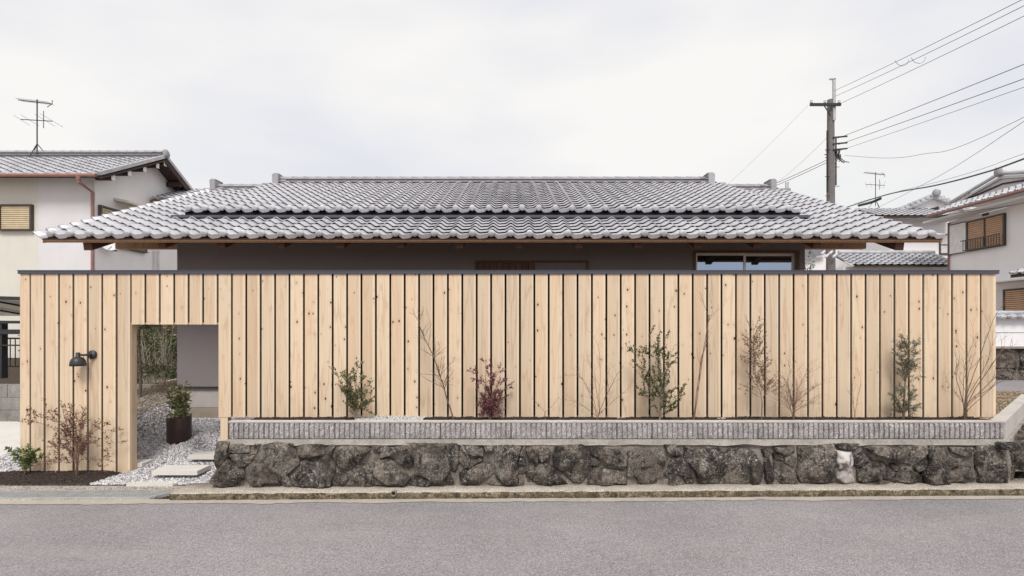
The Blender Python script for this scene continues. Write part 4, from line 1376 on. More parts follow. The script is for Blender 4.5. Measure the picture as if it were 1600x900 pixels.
def plant(name, label, base, d, stems, r0, spec, bmat, lmat, seed, group=None, cat='shrub', dj=0.07, sub=3, minr=0.0012):
    r = random.Random(seed)
    bp = P(base[0], base[1], d)
    t = thing(name, label, cat, bp, group)
    wood, leaves = MB(), MB()
    for si, stem in enumerate(stems):
        rr_ = r0 * r.uniform(0.7, 1.0) if si else r0
        pts = [bp + Vector((r.uniform(-0.01, 0.01), r.uniform(-0.01, 0.01), -0.02))]
        dy = r.uniform(-dj, dj)
        for k, (px, py) in enumerate(stem):
            dd = min(d + dy * (k + 1) / len(stem), FD - 0.02)
            pts.append(P(px, py, dd))
        path = smooth_path(pts, sub)
        rr_ *= 0.72
        path = [path[0]] + [p + Vector((r.gauss(0, 0.004), r.gauss(0, 0.004), 0)) for p in path[1:]]
        branch(wood, leaves, r, path, rr_, max(minr, rr_ * 0.25), spec, 0)
    wood.build('stem' if cat != 'tree' else 'trunk', bmat, t, False, False)
    if leaves.f:
        tag(leaves.build('foliage', lmat, t, False, False), kind='stuff')
    return t

# 1 small bright shrub, far left
plant('shrub', 'small bright green leafy shrub at the far left foot of the fence', (38, 746), 6.80,
      [[(38, 720), (30, 700)], [(36, 722), (20, 706), (10, 700)], [(40, 715), (46, 695)], [(42, 722), (60, 700)], [(42, 728), (66, 712)], [(37, 725), (24, 716)], [(40, 726), (52, 712)]],
      0.006, [dict(n=3, len=0.10, ang=(25, 60), leaf=(50, 0.055, 0.02), lstart=0.35, start=0.4, r=0.003), dict(leaf=(110, 0.055, 0.021), lstart=0.2)], bark, leaf_fresh, 1)
# 2 brown airy bush
plant('shrub', 'wide airy shrub with sparse brown-tinged leaves in the soil bed left of the gateway', (120, 748), 6.78,
      [[(116, 700), (100, 650), (95, 626)], [(118, 690), (90, 660), (60, 645)], [(112, 700), (84, 670), (40, 655), (32, 660)], [(122, 690), (130, 655), (124, 640)], [(125, 700), (150, 668), (180, 695)], [(124, 705), (140, 690), (160, 700), (170, 712)], [(118, 710), (96, 700), (74, 705)], [(118, 720), (100, 715), (84, 725)],
       [(121, 690), (112, 645), (105, 630)], [(122, 710), (136, 685), (150, 672)], [(119, 700), (105, 675), (72, 640)], [(124, 720), (145, 715), (158, 730)], [(120, 700), (118, 670), (110, 640)]],
      0.007, [dict(n=6, len=0.30, ang=(25, 65), leaf=(14, 0.03, 0.011), lstart=0.5, start=0.3, r=0.003), dict(n=2, len=0.10, ang=(25, 60), leaf=(42, 0.034, 0.013), lstart=0.2), dict(leaf=(60, 0.032, 0.012))], bark_red, leaf_brown, 2)
# 4 olive green shrub
plant('shrub', 'olive-green leafy shrub leaning left beside the white gravel', (556, 656), 6.72,
      [[(550, 630), (535, 600), (514, 573)], [(552, 620), (545, 590), (557, 566)], [(556, 620), (556, 590), (558, 572)], [(558, 630), (568, 610), (583, 594)], [(560, 640), (575, 630), (580, 610)], [(552, 635), (540, 610), (524, 598)], [(558, 635), (560, 610), (563, 590)], [(554, 640), (545, 630), (540, 615)], [(560, 640), (572, 640), (577, 630)], [(556, 640), (548, 605), (536, 585)]],
      0.007, [dict(n=7, len=0.19, ang=(25, 60), leaf=(36, 0.03, 0.013), lstart=0.3, start=0.15, r=0.003), dict(n=1, len=0.08, ang=(25, 55), leaf=(95, 0.030, 0.014)), dict(leaf=(100, 0.028, 0.013))], bark_grey, leaf_green, 3)
# 5 bare leaning sapling
plant('bare_sapling', 'bare leafless sapling leaning left with a tied base', (708, 655), 6.72,
      [[(700, 625), (690, 595), (678, 560), (664, 530), (655, 508), (653, 488)]], 0.014,
      [dict(n=30, len=0.30, ang=(35, 75), start=0.22, r=0.0045, flat=0.4, up=0.2), dict(n=3, len=0.12, ang=(25, 60), start=0.2, r=0.0022), dict(n=0)], bark, leaf_brown, 5, cat='sapling', minr=0.003)
# 6 red nandina
plant('shrub', 'dark red feathery shrub against the fence', (765, 656), 6.74,
      [[(764, 620), (768, 590), (770, 568)], [(762, 620), (750, 595), (742, 582)], [(767, 620), (782, 600), (788, 590)], [(765, 625), (758, 590), (760, 566)], [(762, 630), (750, 615), (744, 605)], [(768, 630), (784, 615), (793, 602)], [(764, 640), (756, 620), (750, 628)], [(767, 640), (778, 630), (782, 620)], [(765, 620), (775, 590), (781, 578)], [(765, 645), (760, 640), (756, 646)], [(767, 645), (772, 640), (775, 648)]],
      0.006, [dict(n=7, len=0.20, ang=(30, 70), leaf=(30, 0.026, 0.010), lstart=0.2, start=0.1, r=0.0025), dict(n=2, len=0.07, ang=(30, 60), leaf=(150, 0.026, 0.010)), dict(leaf=(130, 0.024, 0.009))], bark, leaf_red, 6)
# 7 tiny forked twig
plant('bare_twig', 'tiny bare forked twig planted in front of the fence', (851, 655), 6.72,
      [[(852, 645), (843, 635), (832, 622)], [(851, 646), (862, 635), (874, 621)]], 0.005, [dict(n=5, len=0.07, ang=(20, 50), start=0.6, r=0.002)], bark_red, leaf_brown, 7, cat='twig')
# 8 bare multi-stem
plant('bare_shrub', 'bare multi-stemmed shrub with thin pale twigs left of the airy holly', (934, 655), 6.72,
      [[(930, 640), (915, 600), (901, 580)], [(932, 640), (922, 610), (904, 588), (880, 586)], [(936, 630), (938, 580), (935, 540), (924, 520)], [(938, 640), (948, 610), (952, 575)], [(938, 645), (960, 625), (985, 605)], [(930, 648), (900, 628), (875, 624)], [(936, 636), (930, 600), (918, 560)], [(938, 640), (965, 585), (976, 572)]],
      0.006, [dict(n=8, len=0.20, ang=(20, 55), start=0.35, r=0.0022), dict(n=2, len=0.10, ang=(20, 50), r=0.0015)], bark_red, leaf_brown, 8)
# 9 green holly
plant('shrub', 'tall airy shrub with small dark green leaves in tiers', (1031, 656), 6.72,
      [[(1030, 630), (1018, 600), (1000, 565), (982, 534)], [(1032, 620), (1028, 580), (1020, 550), (1013, 524)], [(1032, 620), (1032, 570), (1030, 540), (1026, 522)], [(1034, 625), (1036, 590), (1042, 560), (1040, 526)], [(1034, 630), (1042, 580), (1054, 538)], [(1028, 640), (1010, 600), (992, 576), (984, 568)], [(1034, 645), (1048, 630), (1064, 612)], [(1034, 648), (1045, 635), (1058, 628)], [(1028, 640), (1014, 620), (1006, 615)], [(1030, 610), (1012, 560), (1002, 546)], [(1033, 600), (1022, 545), (1030, 528)]],
      0.007, [dict(n=8, len=0.19, ang=(30, 70), leaf=(20, 0.022, 0.013), lstart=0.35, start=0.25, r=0.003, taper=0.5), dict(n=1, len=0.07, ang=(25, 60), leaf=(125, 0.025, 0.015)), dict(leaf=(120, 0.021, 0.013))], bark_grey, leaf_green, 9)
# 10 tall bare tree
plant('bare_sapling', 'tallest bare sapling, its thin top reaching above the fence cap', (1084, 655), 6.72,
      [[(1087, 625), (1092, 590), (1096, 560), (1105, 530), (1106, 505), (1112, 490), (1112, 460), (1112, 425)], [(1092, 590), (1096, 560), (1105, 530), (1106, 505), (1112, 492), (1132, 476)], [(1106, 505), (1108, 495), (1098, 470), (1094, 456)]], 0.0075,
      [dict(n=4, len=0.22, ang=(25, 50), start=0.35, r=0.003), dict(n=1, len=0.07, ang=(20, 50))], bark_red, leaf_brown, 10, cat='sapling', dj=0.02)
# 11 brown feathery
plant('shrub', 'slender shrub with dry brown feathery foliage', (1190, 655), 6.72,
      [[(1190, 620), (1180, 590), (1178, 540), (1176, 500)], [(1192, 630), (1194, 600), (1186, 560), (1182, 520)]], 0.006,
      [dict(n=40, len=0.24, ang=(40, 75), leaf=(10, 0.02, 0.006), lstart=0.4, start=0.22, r=0.0022, flat=0.35, taper=0.6), dict(n=2, len=0.06, ang=(30, 60), leaf=(75, 0.022, 0.007)), dict(leaf=(90, 0.02, 0.008))], bark_red, leaf_brown, 11)
# 12 bare fan
plant('bare_shrub', 'fan-shaped bare shrub of many fine reddish twigs right of the feathery brown shrub', (1240, 655), 6.72,
      [[(1232, 630), (1205, 595)], [(1236, 625), (1222, 580)], [(1240, 620), (1240, 565)], [(1243, 622), (1258, 585)], [(1244, 628), (1280, 600)], [(1234, 640), (1206, 620)], [(1245, 640), (1272, 628)], [(1240, 640), (1230, 600), (1212, 578)], [(1241, 640), (1250, 600), (1268, 575)]],
      0.006, [dict(n=13, len=0.24, ang=(15, 50), start=0.2, r=0.0024, taper=0.5), dict(n=3, len=0.11, ang=(20, 50), r=0.0016)], bark_red, leaf_brown, 12)
# 13
plant('bare_shrub', 'smallest bare whip-like shrub between the twig fan and the grey-green shrub', (1336, 655), 6.72,
      [[(1334, 630), (1330, 580)], [(1338, 635), (1344, 600), (1340, 575)], [(1336, 640), (1326, 610)]], 0.004, [dict(n=6, len=0.12, ang=(15, 40), start=0.3, r=0.0018)], bark_red, leaf_brown, 13)
# 14 grey green
plant('shrub', 'upright grey-green feathery shrub with a bare mid stem near the right end of the fence', (1411, 655), 6.74,
      [[(1412, 625), (1415, 590), (1418, 560), (1416, 528)], [(1412, 630), (1416, 590), (1428, 565), (1440, 590)], [(1410, 640), (1404, 625), (1404, 610)], [(1413, 640), (1420, 630), (1422, 615)], [(1414, 600), (1410, 560), (1406, 530)], [(1414, 600), (1424, 560), (1430, 540)], [(1410, 645), (1406, 640), (1402, 638)], [(1413, 645), (1421, 638), (1424, 640)], [(1414, 600), (1418, 555), (1420, 525)], [(1414, 600), (1405, 558), (1403, 545)]],
      0.006, [dict(n=14, len=0.14, ang=(30, 75), leaf=(0, 0.03, 0.008), start=0.5, r=0.002, taper=0.6), dict(n=1, len=0.07, ang=(25, 60), leaf=(230, 0.026, 0.005)), dict(leaf=(280, 0.024, 0.005))], bark, leaf_grey, 14)
# 15 bare tall fan, right end
plant('bare_shrub', 'large bare dark-stemmed shrub fanning out past the right end of the fence', (1508, 656), 6.70,
      [[(1502, 620), (1494, 585), (1498, 562)], [(1506, 620), (1508, 570), (1526, 520)], [(1510, 625), (1535, 580), (1558, 520)], [(1512, 630), (1545, 600), (1570, 570), (1580, 530)], [(1512, 635), (1550, 605), (1590, 585)], [(1508, 620), (1515, 580), (1524, 550)], [(1512, 640), (1540, 615), (1560, 590), (1568, 540)], [(1504, 630), (1490, 610)], [(1512, 628), (1556, 560), (1572, 545), (1600, 560)], [(1510, 620), (1530, 560), (1552, 500), (1572, 470)]],
      0.0085, [dict(n=6, len=0.30, ang=(20, 55), start=0.4, r=0.003, taper=0.5), dict(n=3, len=0.15, ang=(20, 55), start=0.3, r=0.0018)], bark, leaf_brown, 15, dj=0.12)

# potted shrub inside the gateway
pd = 8.05
pb = P(280, 692, pd); px_, py_ = pb.x, pd
gz = G(px_, py_)
ptop = P(280, 648, pd).z
pot = thing('plant_pot', 'tall dark brown round pot half sunk in the gravel slope', 'pot', (px_, py_, gz))
pot_m = plain('brown_glaze', (0.055, 0.030, 0.030), 0.32, 0.5, 0, 0.2, 8)
rp = 17.5 * pd / F
m = MB()
m.lathe((px_, py_, gz - 0.12), (0, 0, 1), [(0, rp * 0.97), (ptop - gz + 0.10, rp), (ptop - gz + 0.12, rp + 0.004), (ptop - gz + 0.125, rp - 0.008), (ptop - gz + 0.10, rp - 0.02), (ptop - gz + 0.08, rp - 0.022)], 32)
m.build('pot_body', pot_m, pot, True)
m = MB(); m.lathe((px_, py_, ptop - 0.045), (0, 0, 1), [(0, rp - 0.02), (0.012, rp - 0.022)], 24); m.build('pot_soil', M['soil_bed'], pot)
plant('potted_shrub', 'leafy olive-brown shrub growing in the dark brown pot', (282, 652), pd,
      [[(278, 630), (268, 608)], [(283, 625), (286, 603)], [(286, 630), (300, 606)], [(280, 635), (265, 620)], [(285, 635), (297, 622)], [(282, 630), (278, 606)], [(284, 632), (292, 612)]],
      0.006, [dict(n=7, len=0.17, ang=(30, 70), leaf=(30, 0.055, 0.026), lstart=0.4, start=0.3, r=0.003), dict(leaf=(80, 0.06, 0.028))], bark_grey, leaf_green, 21)

# garden beyond the gateway
def bush(name, label, c, rr_, nleaf, lm, seed, size=0.06, stems=5, group=None, cat='shrub', trunk=None):
    r = random.Random(seed)
    t = thing(name, label, cat, (c[0], c[1], c[2] - rr_[2]), group)
    wood, leaves = MB(), MB()
    base = Vector((c[0], c[1], c[2] - rr_[2]))
    for i in range(stems):
        tip = Vector(c) + Vector((r.uniform(-.7, .7) * rr_[0], r.uniform(-.7, .7) * rr_[1], r.uniform(0.1, .8) * rr_[2]))
        pts = smooth_path([base, base.lerp(tip, 0.5) + Vector((r.uniform(-.1, .1), r.uniform(-.1, .1), 0.05)), tip], 3)
        wood.tube(pts, [0.02 - 0.015 * k / (len(pts) - 1) for k in range(len(pts))], 5)
    cl = [(Vector((r.gauss(0, .45), r.gauss(0, .45), r.gauss(0, .45))), r.uniform(.22, .5)) for _ in range(26)]
    for i in range(nleaf):
        cc_, cr_ = r.choice(cl)
        q = cc_ + Vector((r.gauss(0, 1), r.gauss(0, 1), r.gauss(0, 1))).normalized() * cr_ * r.uniform(0.5, 1)
        p = Vector(c) + Vector((q.x * rr_[0], q.y * rr_[1], q.z * rr_[2]))
        leafq(leaves, p, Vector((r.gauss(0, 1), r.gauss(0, 1), r.gauss(0, .8))), size * r.uniform(.6, 1.3), size * 0.45, r)
    wood.build('trunk' if trunk else 'stem', bark, t, False, False)
    tag(leaves.build('foliage', lm, t, False, False), kind='stuff')
    return t
for i, (px, py, d, rx, rz, lab) in enumerate([
        (214, 548, 11.6, 0.55, 0.65, 'dense dark evergreen shrub just inside the left gateway jamb'),
        (240, 540, 12.6, 0.65, 0.75, 'dense evergreen shrub in the middle of the view through the gateway'),
        (268, 555, 11.9, 0.45, 0.60, 'evergreen shrub beside the corner of the grey house'),
        (190, 520, 12.8, 0.8, 1.0, 'large evergreen shrub mostly hidden behind the left leaf of the fence'),
        (262, 520, 14.2, 0.8, 0.8, 'light green shrub against the mesh fence beside the house corner')]):
    c = P(px, py, d)
    bush('evergreen_shrub', lab, c, (rx, rx, rz), 1700, leaf_hedge, 40 + i, 0.062, group='shrubs in the side garden')
# small pine with dark low branch
c = P(219, 600, 9.4)
pine = thing('small_tree', 'young tree with thin trunk and flat dark branches on the brown bank', 'tree', (c.x, 9.4, G(c.x, 9.4)))
wood, leaves = MB(), MB(); r = random.Random(5)
base = Vector((c.x, 9.4, G(c.x, 9.4) - 0.03))
wood.tube(smooth_path([base, base + Vector((0.01, 0, 0.5)), base + Vector((-0.02, 0, 1.1)), base + Vector((0.03, 0.05, 1.9))], 4), [0.026 - 0.0015 * k for k in range(13)], 7)
for (dx, dz, ln) in [(0.55, 0.42, 0.3), (-0.4, 0.42, 0.3), (0.35, 0.50, 0.3), (-0.3, 1.0, 0.3), (0.3, 1.2, 0.3), (0.2, 1.6, 0.3), (-0.3, 1.5, 0.3), (0.1, 1.9, 0.3)]:
    a = base + Vector((0, 0, dz)); b = a + Vector((dx, r.uniform(-.2, .2), 0.02))
    pts = smooth_path([a, a.lerp(b, .5) + Vector((0, 0, 0.05)), b], 3); wood.tube(pts, [0.009, 0.008, 0.007, 0.006, 0.005, 0.004, 0.003], 4)
    for k in range(420):
        p = a.lerp(b, r.uniform(0.1, 1.05)) + Vector((r.gauss(0, .06), r.gauss(0, .08), r.gauss(0, .04)))
        leafq(leaves, p, Vector((r.gauss(0, 1), r.gauss(0, 1), r.gauss(0, .5))), 0.05, 0.014, r)
wood.build('trunk', bark, pine, False, False); tag(leaves.build('crown', leaf_hedge, pine, False, False), kind='stuff')
# pale bare twigs among the shrubs
c = P(245, 575, 11.2)
tw = thing('bare_bush', 'tangle of pale bare twigs in front of the evergreen shrubs seen through the gateway', 'shrub', (c.x, 11.2, G(c.x, 11.2)))
wood = MB(); r = random.Random(31)
for k in range(16):
    a = Vector((c.x + r.uniform(-.15, .15), 11.2, G(c.x, 11.2))); b = P(r.uniform(208, 275), r.uniform(500, 560), 11.0 + r.uniform(-.2, .2))
    branch(wood, MB(), r, smooth_path([a, a.lerp(b, .5) + Vector((r.uniform(-.1, .1), 0, .1)), b], 4), 0.010, 0.003, [dict(n=6, len=0.4, ang=(20, 60), start=0.3, r=0.005), dict(n=2, len=0.2, ang=(20, 60), r=0.003)], 0)
wood.build('stem', plain('pale_bark', (0.42, 0.38, 0.31), 0.8, 0.2), tw, False, False)
# bamboo rail
m = MB(); a = P(205, 585, 10.3); b = P(282, 574, 10.5)
m.tube([a, a.lerp(b, .5), b], 0.018, 8)
rail = thing('bamboo_rail', 'long green-brown bamboo pole tied across the shrubs beyond the gateway', 'rail', (b.x, b.y, G(b.x, b.y)))
bam = plain('bamboo', (0.20, 0.19, 0.12), 0.5, 0.3, 0, 0.25, 12)
m.build('pole', bam, rail)
m = MB(); m.tube([(b.x, b.y, G(b.x, b.y)), (b.x, b.y, b.z + 0.05)], 0.018, 8); m.build('post', bam, rail)
m = MB(); m.tube([(a.x - 0.1, a.y, G(a.x, a.y)), (a.x - 0.1, a.y, a.z + 0.05)], 0.018, 8); m.build('post', bam, rail)
# timber edging
m = MB(); a = P(206, 652, 8.5); b = P(276, 632, 9.6)
m.bar((a.x - 0.3, a.y - 0.15, a.z - 0.05), (b.x, b.y, b.z - 0.03), 0.05, 0.08)
tag(m.build('edging', M['pale_concrete']), 'pale kerb edging between the gravel slope and the brown bank', 'edging')
# wire mesh fence behind the shrubs
mf = thing('mesh_fence', 'pale wire mesh fence behind the garden shrubs', 'fence', (-8, 15, 0.9))
pale_metal = plain('pale_metal', (0.62, 0.62, 0.62), 0.4, 0.5, 0.4)
m = MB()
for z in (1.68, 1.28): m.tube([(-13, 15, z), (-6, 15, z)], 0.022, 6)
m.build('rail', pale_metal, mf)
for x in (-12, -10.4, -9.9, -8.6, -7.4): 
    m = MB(); m.tube([(x, 15.03, 0.85), (x, 15.03, 1.72)], 0.025, 6); m.build('post', pale_metal, mf)
m = MB()
for i in range(150):
    x = -13 + i * 0.07
    m.tube([(x, 15.0, 0.9), (x + 0.78, 15.0, 1.68)], 0.005, 3, 0, False); m.tube([(x, 15.01, 1.68), (x + 0.78, 15.01, 0.9)], 0.005, 3, 0, False)
tag(m.build('mesh', pale_metal, mf), kind='stuff')
# brown shed wall behind
rust = plain('rust_brown', (0.11, 0.055, 0.045), 0.7, 0.3)
m = MB()
for i in range(18): m.box(-14 + i * 0.5, -13.52 + i * 0.5, 17.0 + 0.02 * (i % 2), 17.1 + 0.02 * (i % 2), 0.8, 3.1)
tag(m.build('boarded_wall', rust), 'dark brown boarded wall behind the shrubs of the side garden', 'wall')

# ------------------------------------------------------------------ neighbour on the left
old_e = tile_mesh('eave_tile', M['old_tile'], 'eave', seg=8)
old_r = tile_mesh('roof_tile', M['old_tile'], 'roof', seg=8)
copper = plain('copper_brown_gutter', (0.30, 0.155, 0.135), 0.5, 0.4)
timber = plain('dark_old_timber', (0.075, 0.052, 0.045), 0.8, 0.2, 0, 0.3)
shutter_y = plain('straw_shutter', (0.62, 0.50, 0.33), 0.6, 0.3)
shutter_o = plain('tan_shutter', (0.58, 0.37, 0.24), 0.6, 0.3)
white_tr = plain('white_trim', (0.74, 0.73, 0.72), 0.6, 0.3)
bronze = plain('bronze_frame', (0.07, 0.055, 0.05), 0.4, 0.5, 0.2)

lh = thing('neighbour_house', 'two-storey white plaster house at the left with weathered tile roof and copper-brown gutter', 'house', (-13, 16.3, 0.1))
LY, LX = 16.3, -11.96
rz_, ez = 7.50, 6.13
LS = (rz_ - ez) / 3.0; lc = 1 / math.sqrt(1 + LS * LS)
LUS = Vector((0, lc, LS * lc))
m = MB(); m.box(-13.55, LX, LY, LY + 6.2, 0.0, 6.2); m.build('wall', M['grey_wall'], lh)
m = MB(); m.box(-24, -13.555, LY + 0.01, LY + 6.0, 0.0, 6.2); m.build('wall', M['cream_wall'], lh)
# white gable side wall
m = MB(); m.prism([(LY + 0.005, 0.0), (LY + 6.2, 0.0), (LY + 6.2, 6.05), (18.85, rz_ - 0.1), (LY + 0.005, 6.32)], 'x', LX + 0.001, LX + 0.03); m.build('gable_wall', M['white_wall'], lh)
m = MB()
for (ya, za, yb, zb) in ((15.85, ez - 0.02, 18.8, rz_ - 0.02), (18.8, rz_ - 0.02, 22.6, rz_ - 0.02 - 0.48 * 3.8)):
    slabx(m, -24, -11.48, ya, za, yb, zb, 0.06)
lroof = m.build('roof', timber, lh)
cnt2 = [0]
lt = 0.30; lco = 42; lro = 13
rest = field(lroof, (-11.46 - lt * lco, 15.8, ez + 0.0), (1, 0, 0), LUS, lco, lro, (old_e, old_r), 0, tw=lt, te=0.25, count=cnt2, mask=lambda c, r: True if False else (r > 0 or c < 200))
# the visible ones nearest the gable are separate tiles
near = [q for q in rest if q[0].x > -15.6 - 0]
near.sort(key=lambda q: q[0].y)
for p, rot in near[:280]: put('roof_tile', old_r, lroof, p, rot)
join_rest(lroof, near[280:] + [q for q in rest if q[0].x <= -15.6], old_r, M['old_tile'])
ridge(lroof, -23, -11.5, rz_ + 0.0, 0.24, 0.08, 2, 18.8, 0.30, M['ridge_tile'])
m = MB(); boulder('ridge_end_tile', (-11.42, 18.8, rz_ + 0.11), (0.09, 0.13, 0.15), 3, M['ridge_tile'], lroof, 2, 0.3)
# verge: rounded edge tiles down both slopes
m = MB(); m.bar((-11.44, 15.78, ez + 0.03), (-11.44, 18.8, rz_ + 0.05), 0.10, 0.10); m.bar((-11.44, 18.8, rz_ + 0.05), (-11.44, 22.6, rz_ + 0.05 - 0.48 * 3.8), 0.10, 0.10); m.build('verge', M['old_tile'], lroof)
m = MB(); m.bar((-11.42, 18.8, rz_ - 0.10), (-11.42, 22.6, rz_ - 0.10 - 0.48 * 3.8), 0.035, 0.20); m.bar((-11.42, 15.8, ez - 0.09), (-11.42, 18.8, rz_ - 0.09), 0.035, 0.05); m.build('barge_board', timber, lroof)
for k, yy in enumerate((16.35, 17.05, 17.75, 18.4, 18.8)):
    zz = ez + (yy - 15.8) * LS - 0.22
    m = MB(); m.box(LX + 0.031, -11.45, yy - 0.06, yy + 0.06, zz - 0.04, zz + 0.10); m.build('purlin', timber, lh)
    m = MB(); m.box(-11.449, -11.44, yy - 0.075, yy + 0.075, zz - 0.055, zz + 0.11); m.build('purlin_cap', white_tr, lh)
for yy in (19.7, 20.6):
    zz = rz_ - (yy - 18.8) * 0.48 - 0.22
    m = MB(); m.box(LX + 0.031, -11.45, yy - 0.06, yy + 0.06, zz - 0.08, zz + 0.08); m.build('purlin', timber, lh)
# gutter and downpipe
m = MB(); m.tube([(-24, 15.74, ez - 0.03), (-11.5, 15.74, ez - 0.03)], 0.05, 8); m.build('gutter', copper, lh)
m = MB()
a = P(123, 273, 15.74); 
m.lathe((a.x, 15.74, a.z - 0.02), (0, 0, -1), [(0, 0.075), (0.10, 0.06), (0.16, 0.035), (0.2, 0.035)], 10)
b = P(143.5, 300, 16.2)
m.tube([(a.x, 15.74, a.z - 0.2), (b.x, 16.22, b.z), (b.x, 16.22, 0.3)], 0.042, 8)
m.build('downpipe', copper, lh)
# windows: boxed with horizontal slat shutters
def shutter_window(parent, x0, x1, z0, z1, y, fm, sm, ns, depth=0.10, posts=1, axis='x', label=None):
    """axis x: in a wall facing the camera at y; axis y: in a side wall, x0..x1 run along y and `y` is the wall x"""
    def bx(mm, a, b, p, q, c, d, sgn=-1):
        if axis == 'x': mm.box(a, b, y - q, y - p, c, d)
        else: mm.box(*( (y + p, y + q) if axis == 'y' else (y - q, y - p) ), a, b, c, d)
    f = MB(); t = 0.05
    bx(f, x0, x0 + t, 0.002, depth, z0, z1); bx(f, x1 - t, x1, 0.002, depth, z0, z1)
    bx(f, x0 + t, x1 - t, 0.002, depth, z1 - t, z1); bx(f, x0 + t, x1 - t, 0.002, depth, z0, z0 + t)
    for k in range(1, posts):
        xx = x0 + (x1 - x0) * k / posts; bx(f, xx - 0.02, xx + 0.02, 0.002, depth, z0 + t, z1 - t)
    fo = f.build('window', fm, parent)
    hs = (z1 - z0 - 2 * t) / ns
    for k in range(ns):
        mm = MB(); zz = z0 + t + hs * k
        bx(mm, x0 + t + 0.002, x1 - t - 0.002, 0.02, depth - 0.035, zz + 0.1 * hs, zz + hs * 0.86)
        mm.build('slat', sm, fo)
    mm = MB(); bx(mm, x0 + t + 0.002, x1 - t - 0.002, 0.003, 0.018, z0 + t, z1 - t); mm.build('backing', M['void'], fo)
    return fo
a = P(2, 361, LY); b = P(53, 320, LY)
shutter_window(lh, a.x, b.x, a.z, b.z, LY, bronze, shutter_y, 11)
m = MB(); m.box(a.x - 0.9, a.x - 0.01, LY - 0.08, LY - 0.002, a.z, b.z); m.build('shutter_box', white_tr, lh)
def side_y(px, X): return F * X / (px - 800)
ya, yb = side_y(153, LX + 0.03), side_y(192, LX + 0.03)
shutter_window(lh, ya, yb + 0.3, P(153, 372, ya).z, P(153, 320, ya).z, LX + 0.031, bronze, shutter_y, 12, axis='y')
# awning above it
ya, yb = side_y(176, LX), side_y(214, LX)
z_ = P(176, 314, ya).z
m = MB(); m.add([(LX + 0.04, ya, z_ + 0.1), (LX + 0.04, yb, z_ + 0.1), (LX + 0.55, yb, z_), (LX + 0.55, ya, z_), (LX + 0.04, ya, z_ + 0.03), (LX + 0.04, yb, z_ + 0.03), (LX + 0.55, yb, z_ - 0.07), (LX + 0.55, ya, z_ - 0.07)],
              [(0, 1, 2, 3), (7, 6, 5, 4), (0, 4, 5, 1), (1, 5, 6, 2), (2, 6, 7, 3), (3, 7, 4, 0)]); m.build('awning', M['cream_wall'], lh)
# lower window with grille
ya, yb = side_y(180, LX + 0.03), side_y(226, LX + 0.03)
zb = P(226, 396, yb).z
shutter_window(lh, ya, yb, zb, zb + 0.75, LX + 0.031, bronze, shutter_y, 8, axis='y', depth=0.07)
m = MB()
for k in range(16):
    yy = ya + 0.1 + (yb - ya - 0.2) * k / 15; m.tube([(LX + 0.17, yy, zb), (LX + 0.17, yy, zb + 0.75)], 0.012, 4)
m.tube([(LX + 0.17, ya, zb + 0.02), (LX + 0.17, yb, zb + 0.02)], 0.015, 4); m.tube([(LX + 0.17, ya, zb + 0.4), (LX + 0.17, yb, zb + 0.4)], 0.015, 4)
m.build('grille', bronze, lh)
# side lean-to roof at the back
m = MB()
ya = side_y(233, LX); yb = ya + 2.0
z0 = P(233, 312, ya).z
slabx(m, LX + 0.03, LX + 0.8, ya, z0 - 0.02, yb, z0 + 0.41 * (yb - ya), 0.12)
lean = m.build('lean_to_roof', copper, lh)
rest = field(lean, (LX + 0.10, ya - 0.02, z0 + 0.03), (1, 0, 0), Vector((0, 1, 0.41)), 3, 8, (old_e, old_r), 400, tw=0.25, te=0.25, count=[0])
m = MB()
yc = side_y(236, LX); zt = P(240, 400, yc).z
for px in (241, 247):
    y_ = side_y(px, LX + 0.06); m.tube([(LX + 0.08, y_, 0.5), (LX + 0.08, y_, P(px, 391, y_).z)], 0.03, 6)
m.build('wall_pipe', white_tr, lh)
# satellite dish
dc = P(167, 386, 16.6)
dish = thing('satellite_dish', 'small white satellite dish on the side wall of the left neighbour house', 'satellite dish', (LX + 0.03, 17.0, dc.z - 0.1))
m = MB(); m.lathe(dc + Vector((0.05, 0, 0.08)), (0.75, -0.5, 0.45), [(-0.05, 0.03), (-0.035, 0.13), (0.0, 0.21), (0.012, 0.225), (0.004, 0.20), (-0.02, 0.1)], 18); m.build('dish', white_tr, dish, True)
m = MB(); m.tube([(LX + 0.03, 17.0, dc.z - 0.05), (LX + 0.3, 16.8, dc.z - 0.09), dc + Vector((0.03, 0, 0))], 0.016, 6); m.tube([dc + Vector((0, 0, -0.1)), dc + Vector((0.28, -0.2, -0.02))], 0.010, 5); m.build('bracket', M['black'], dish)

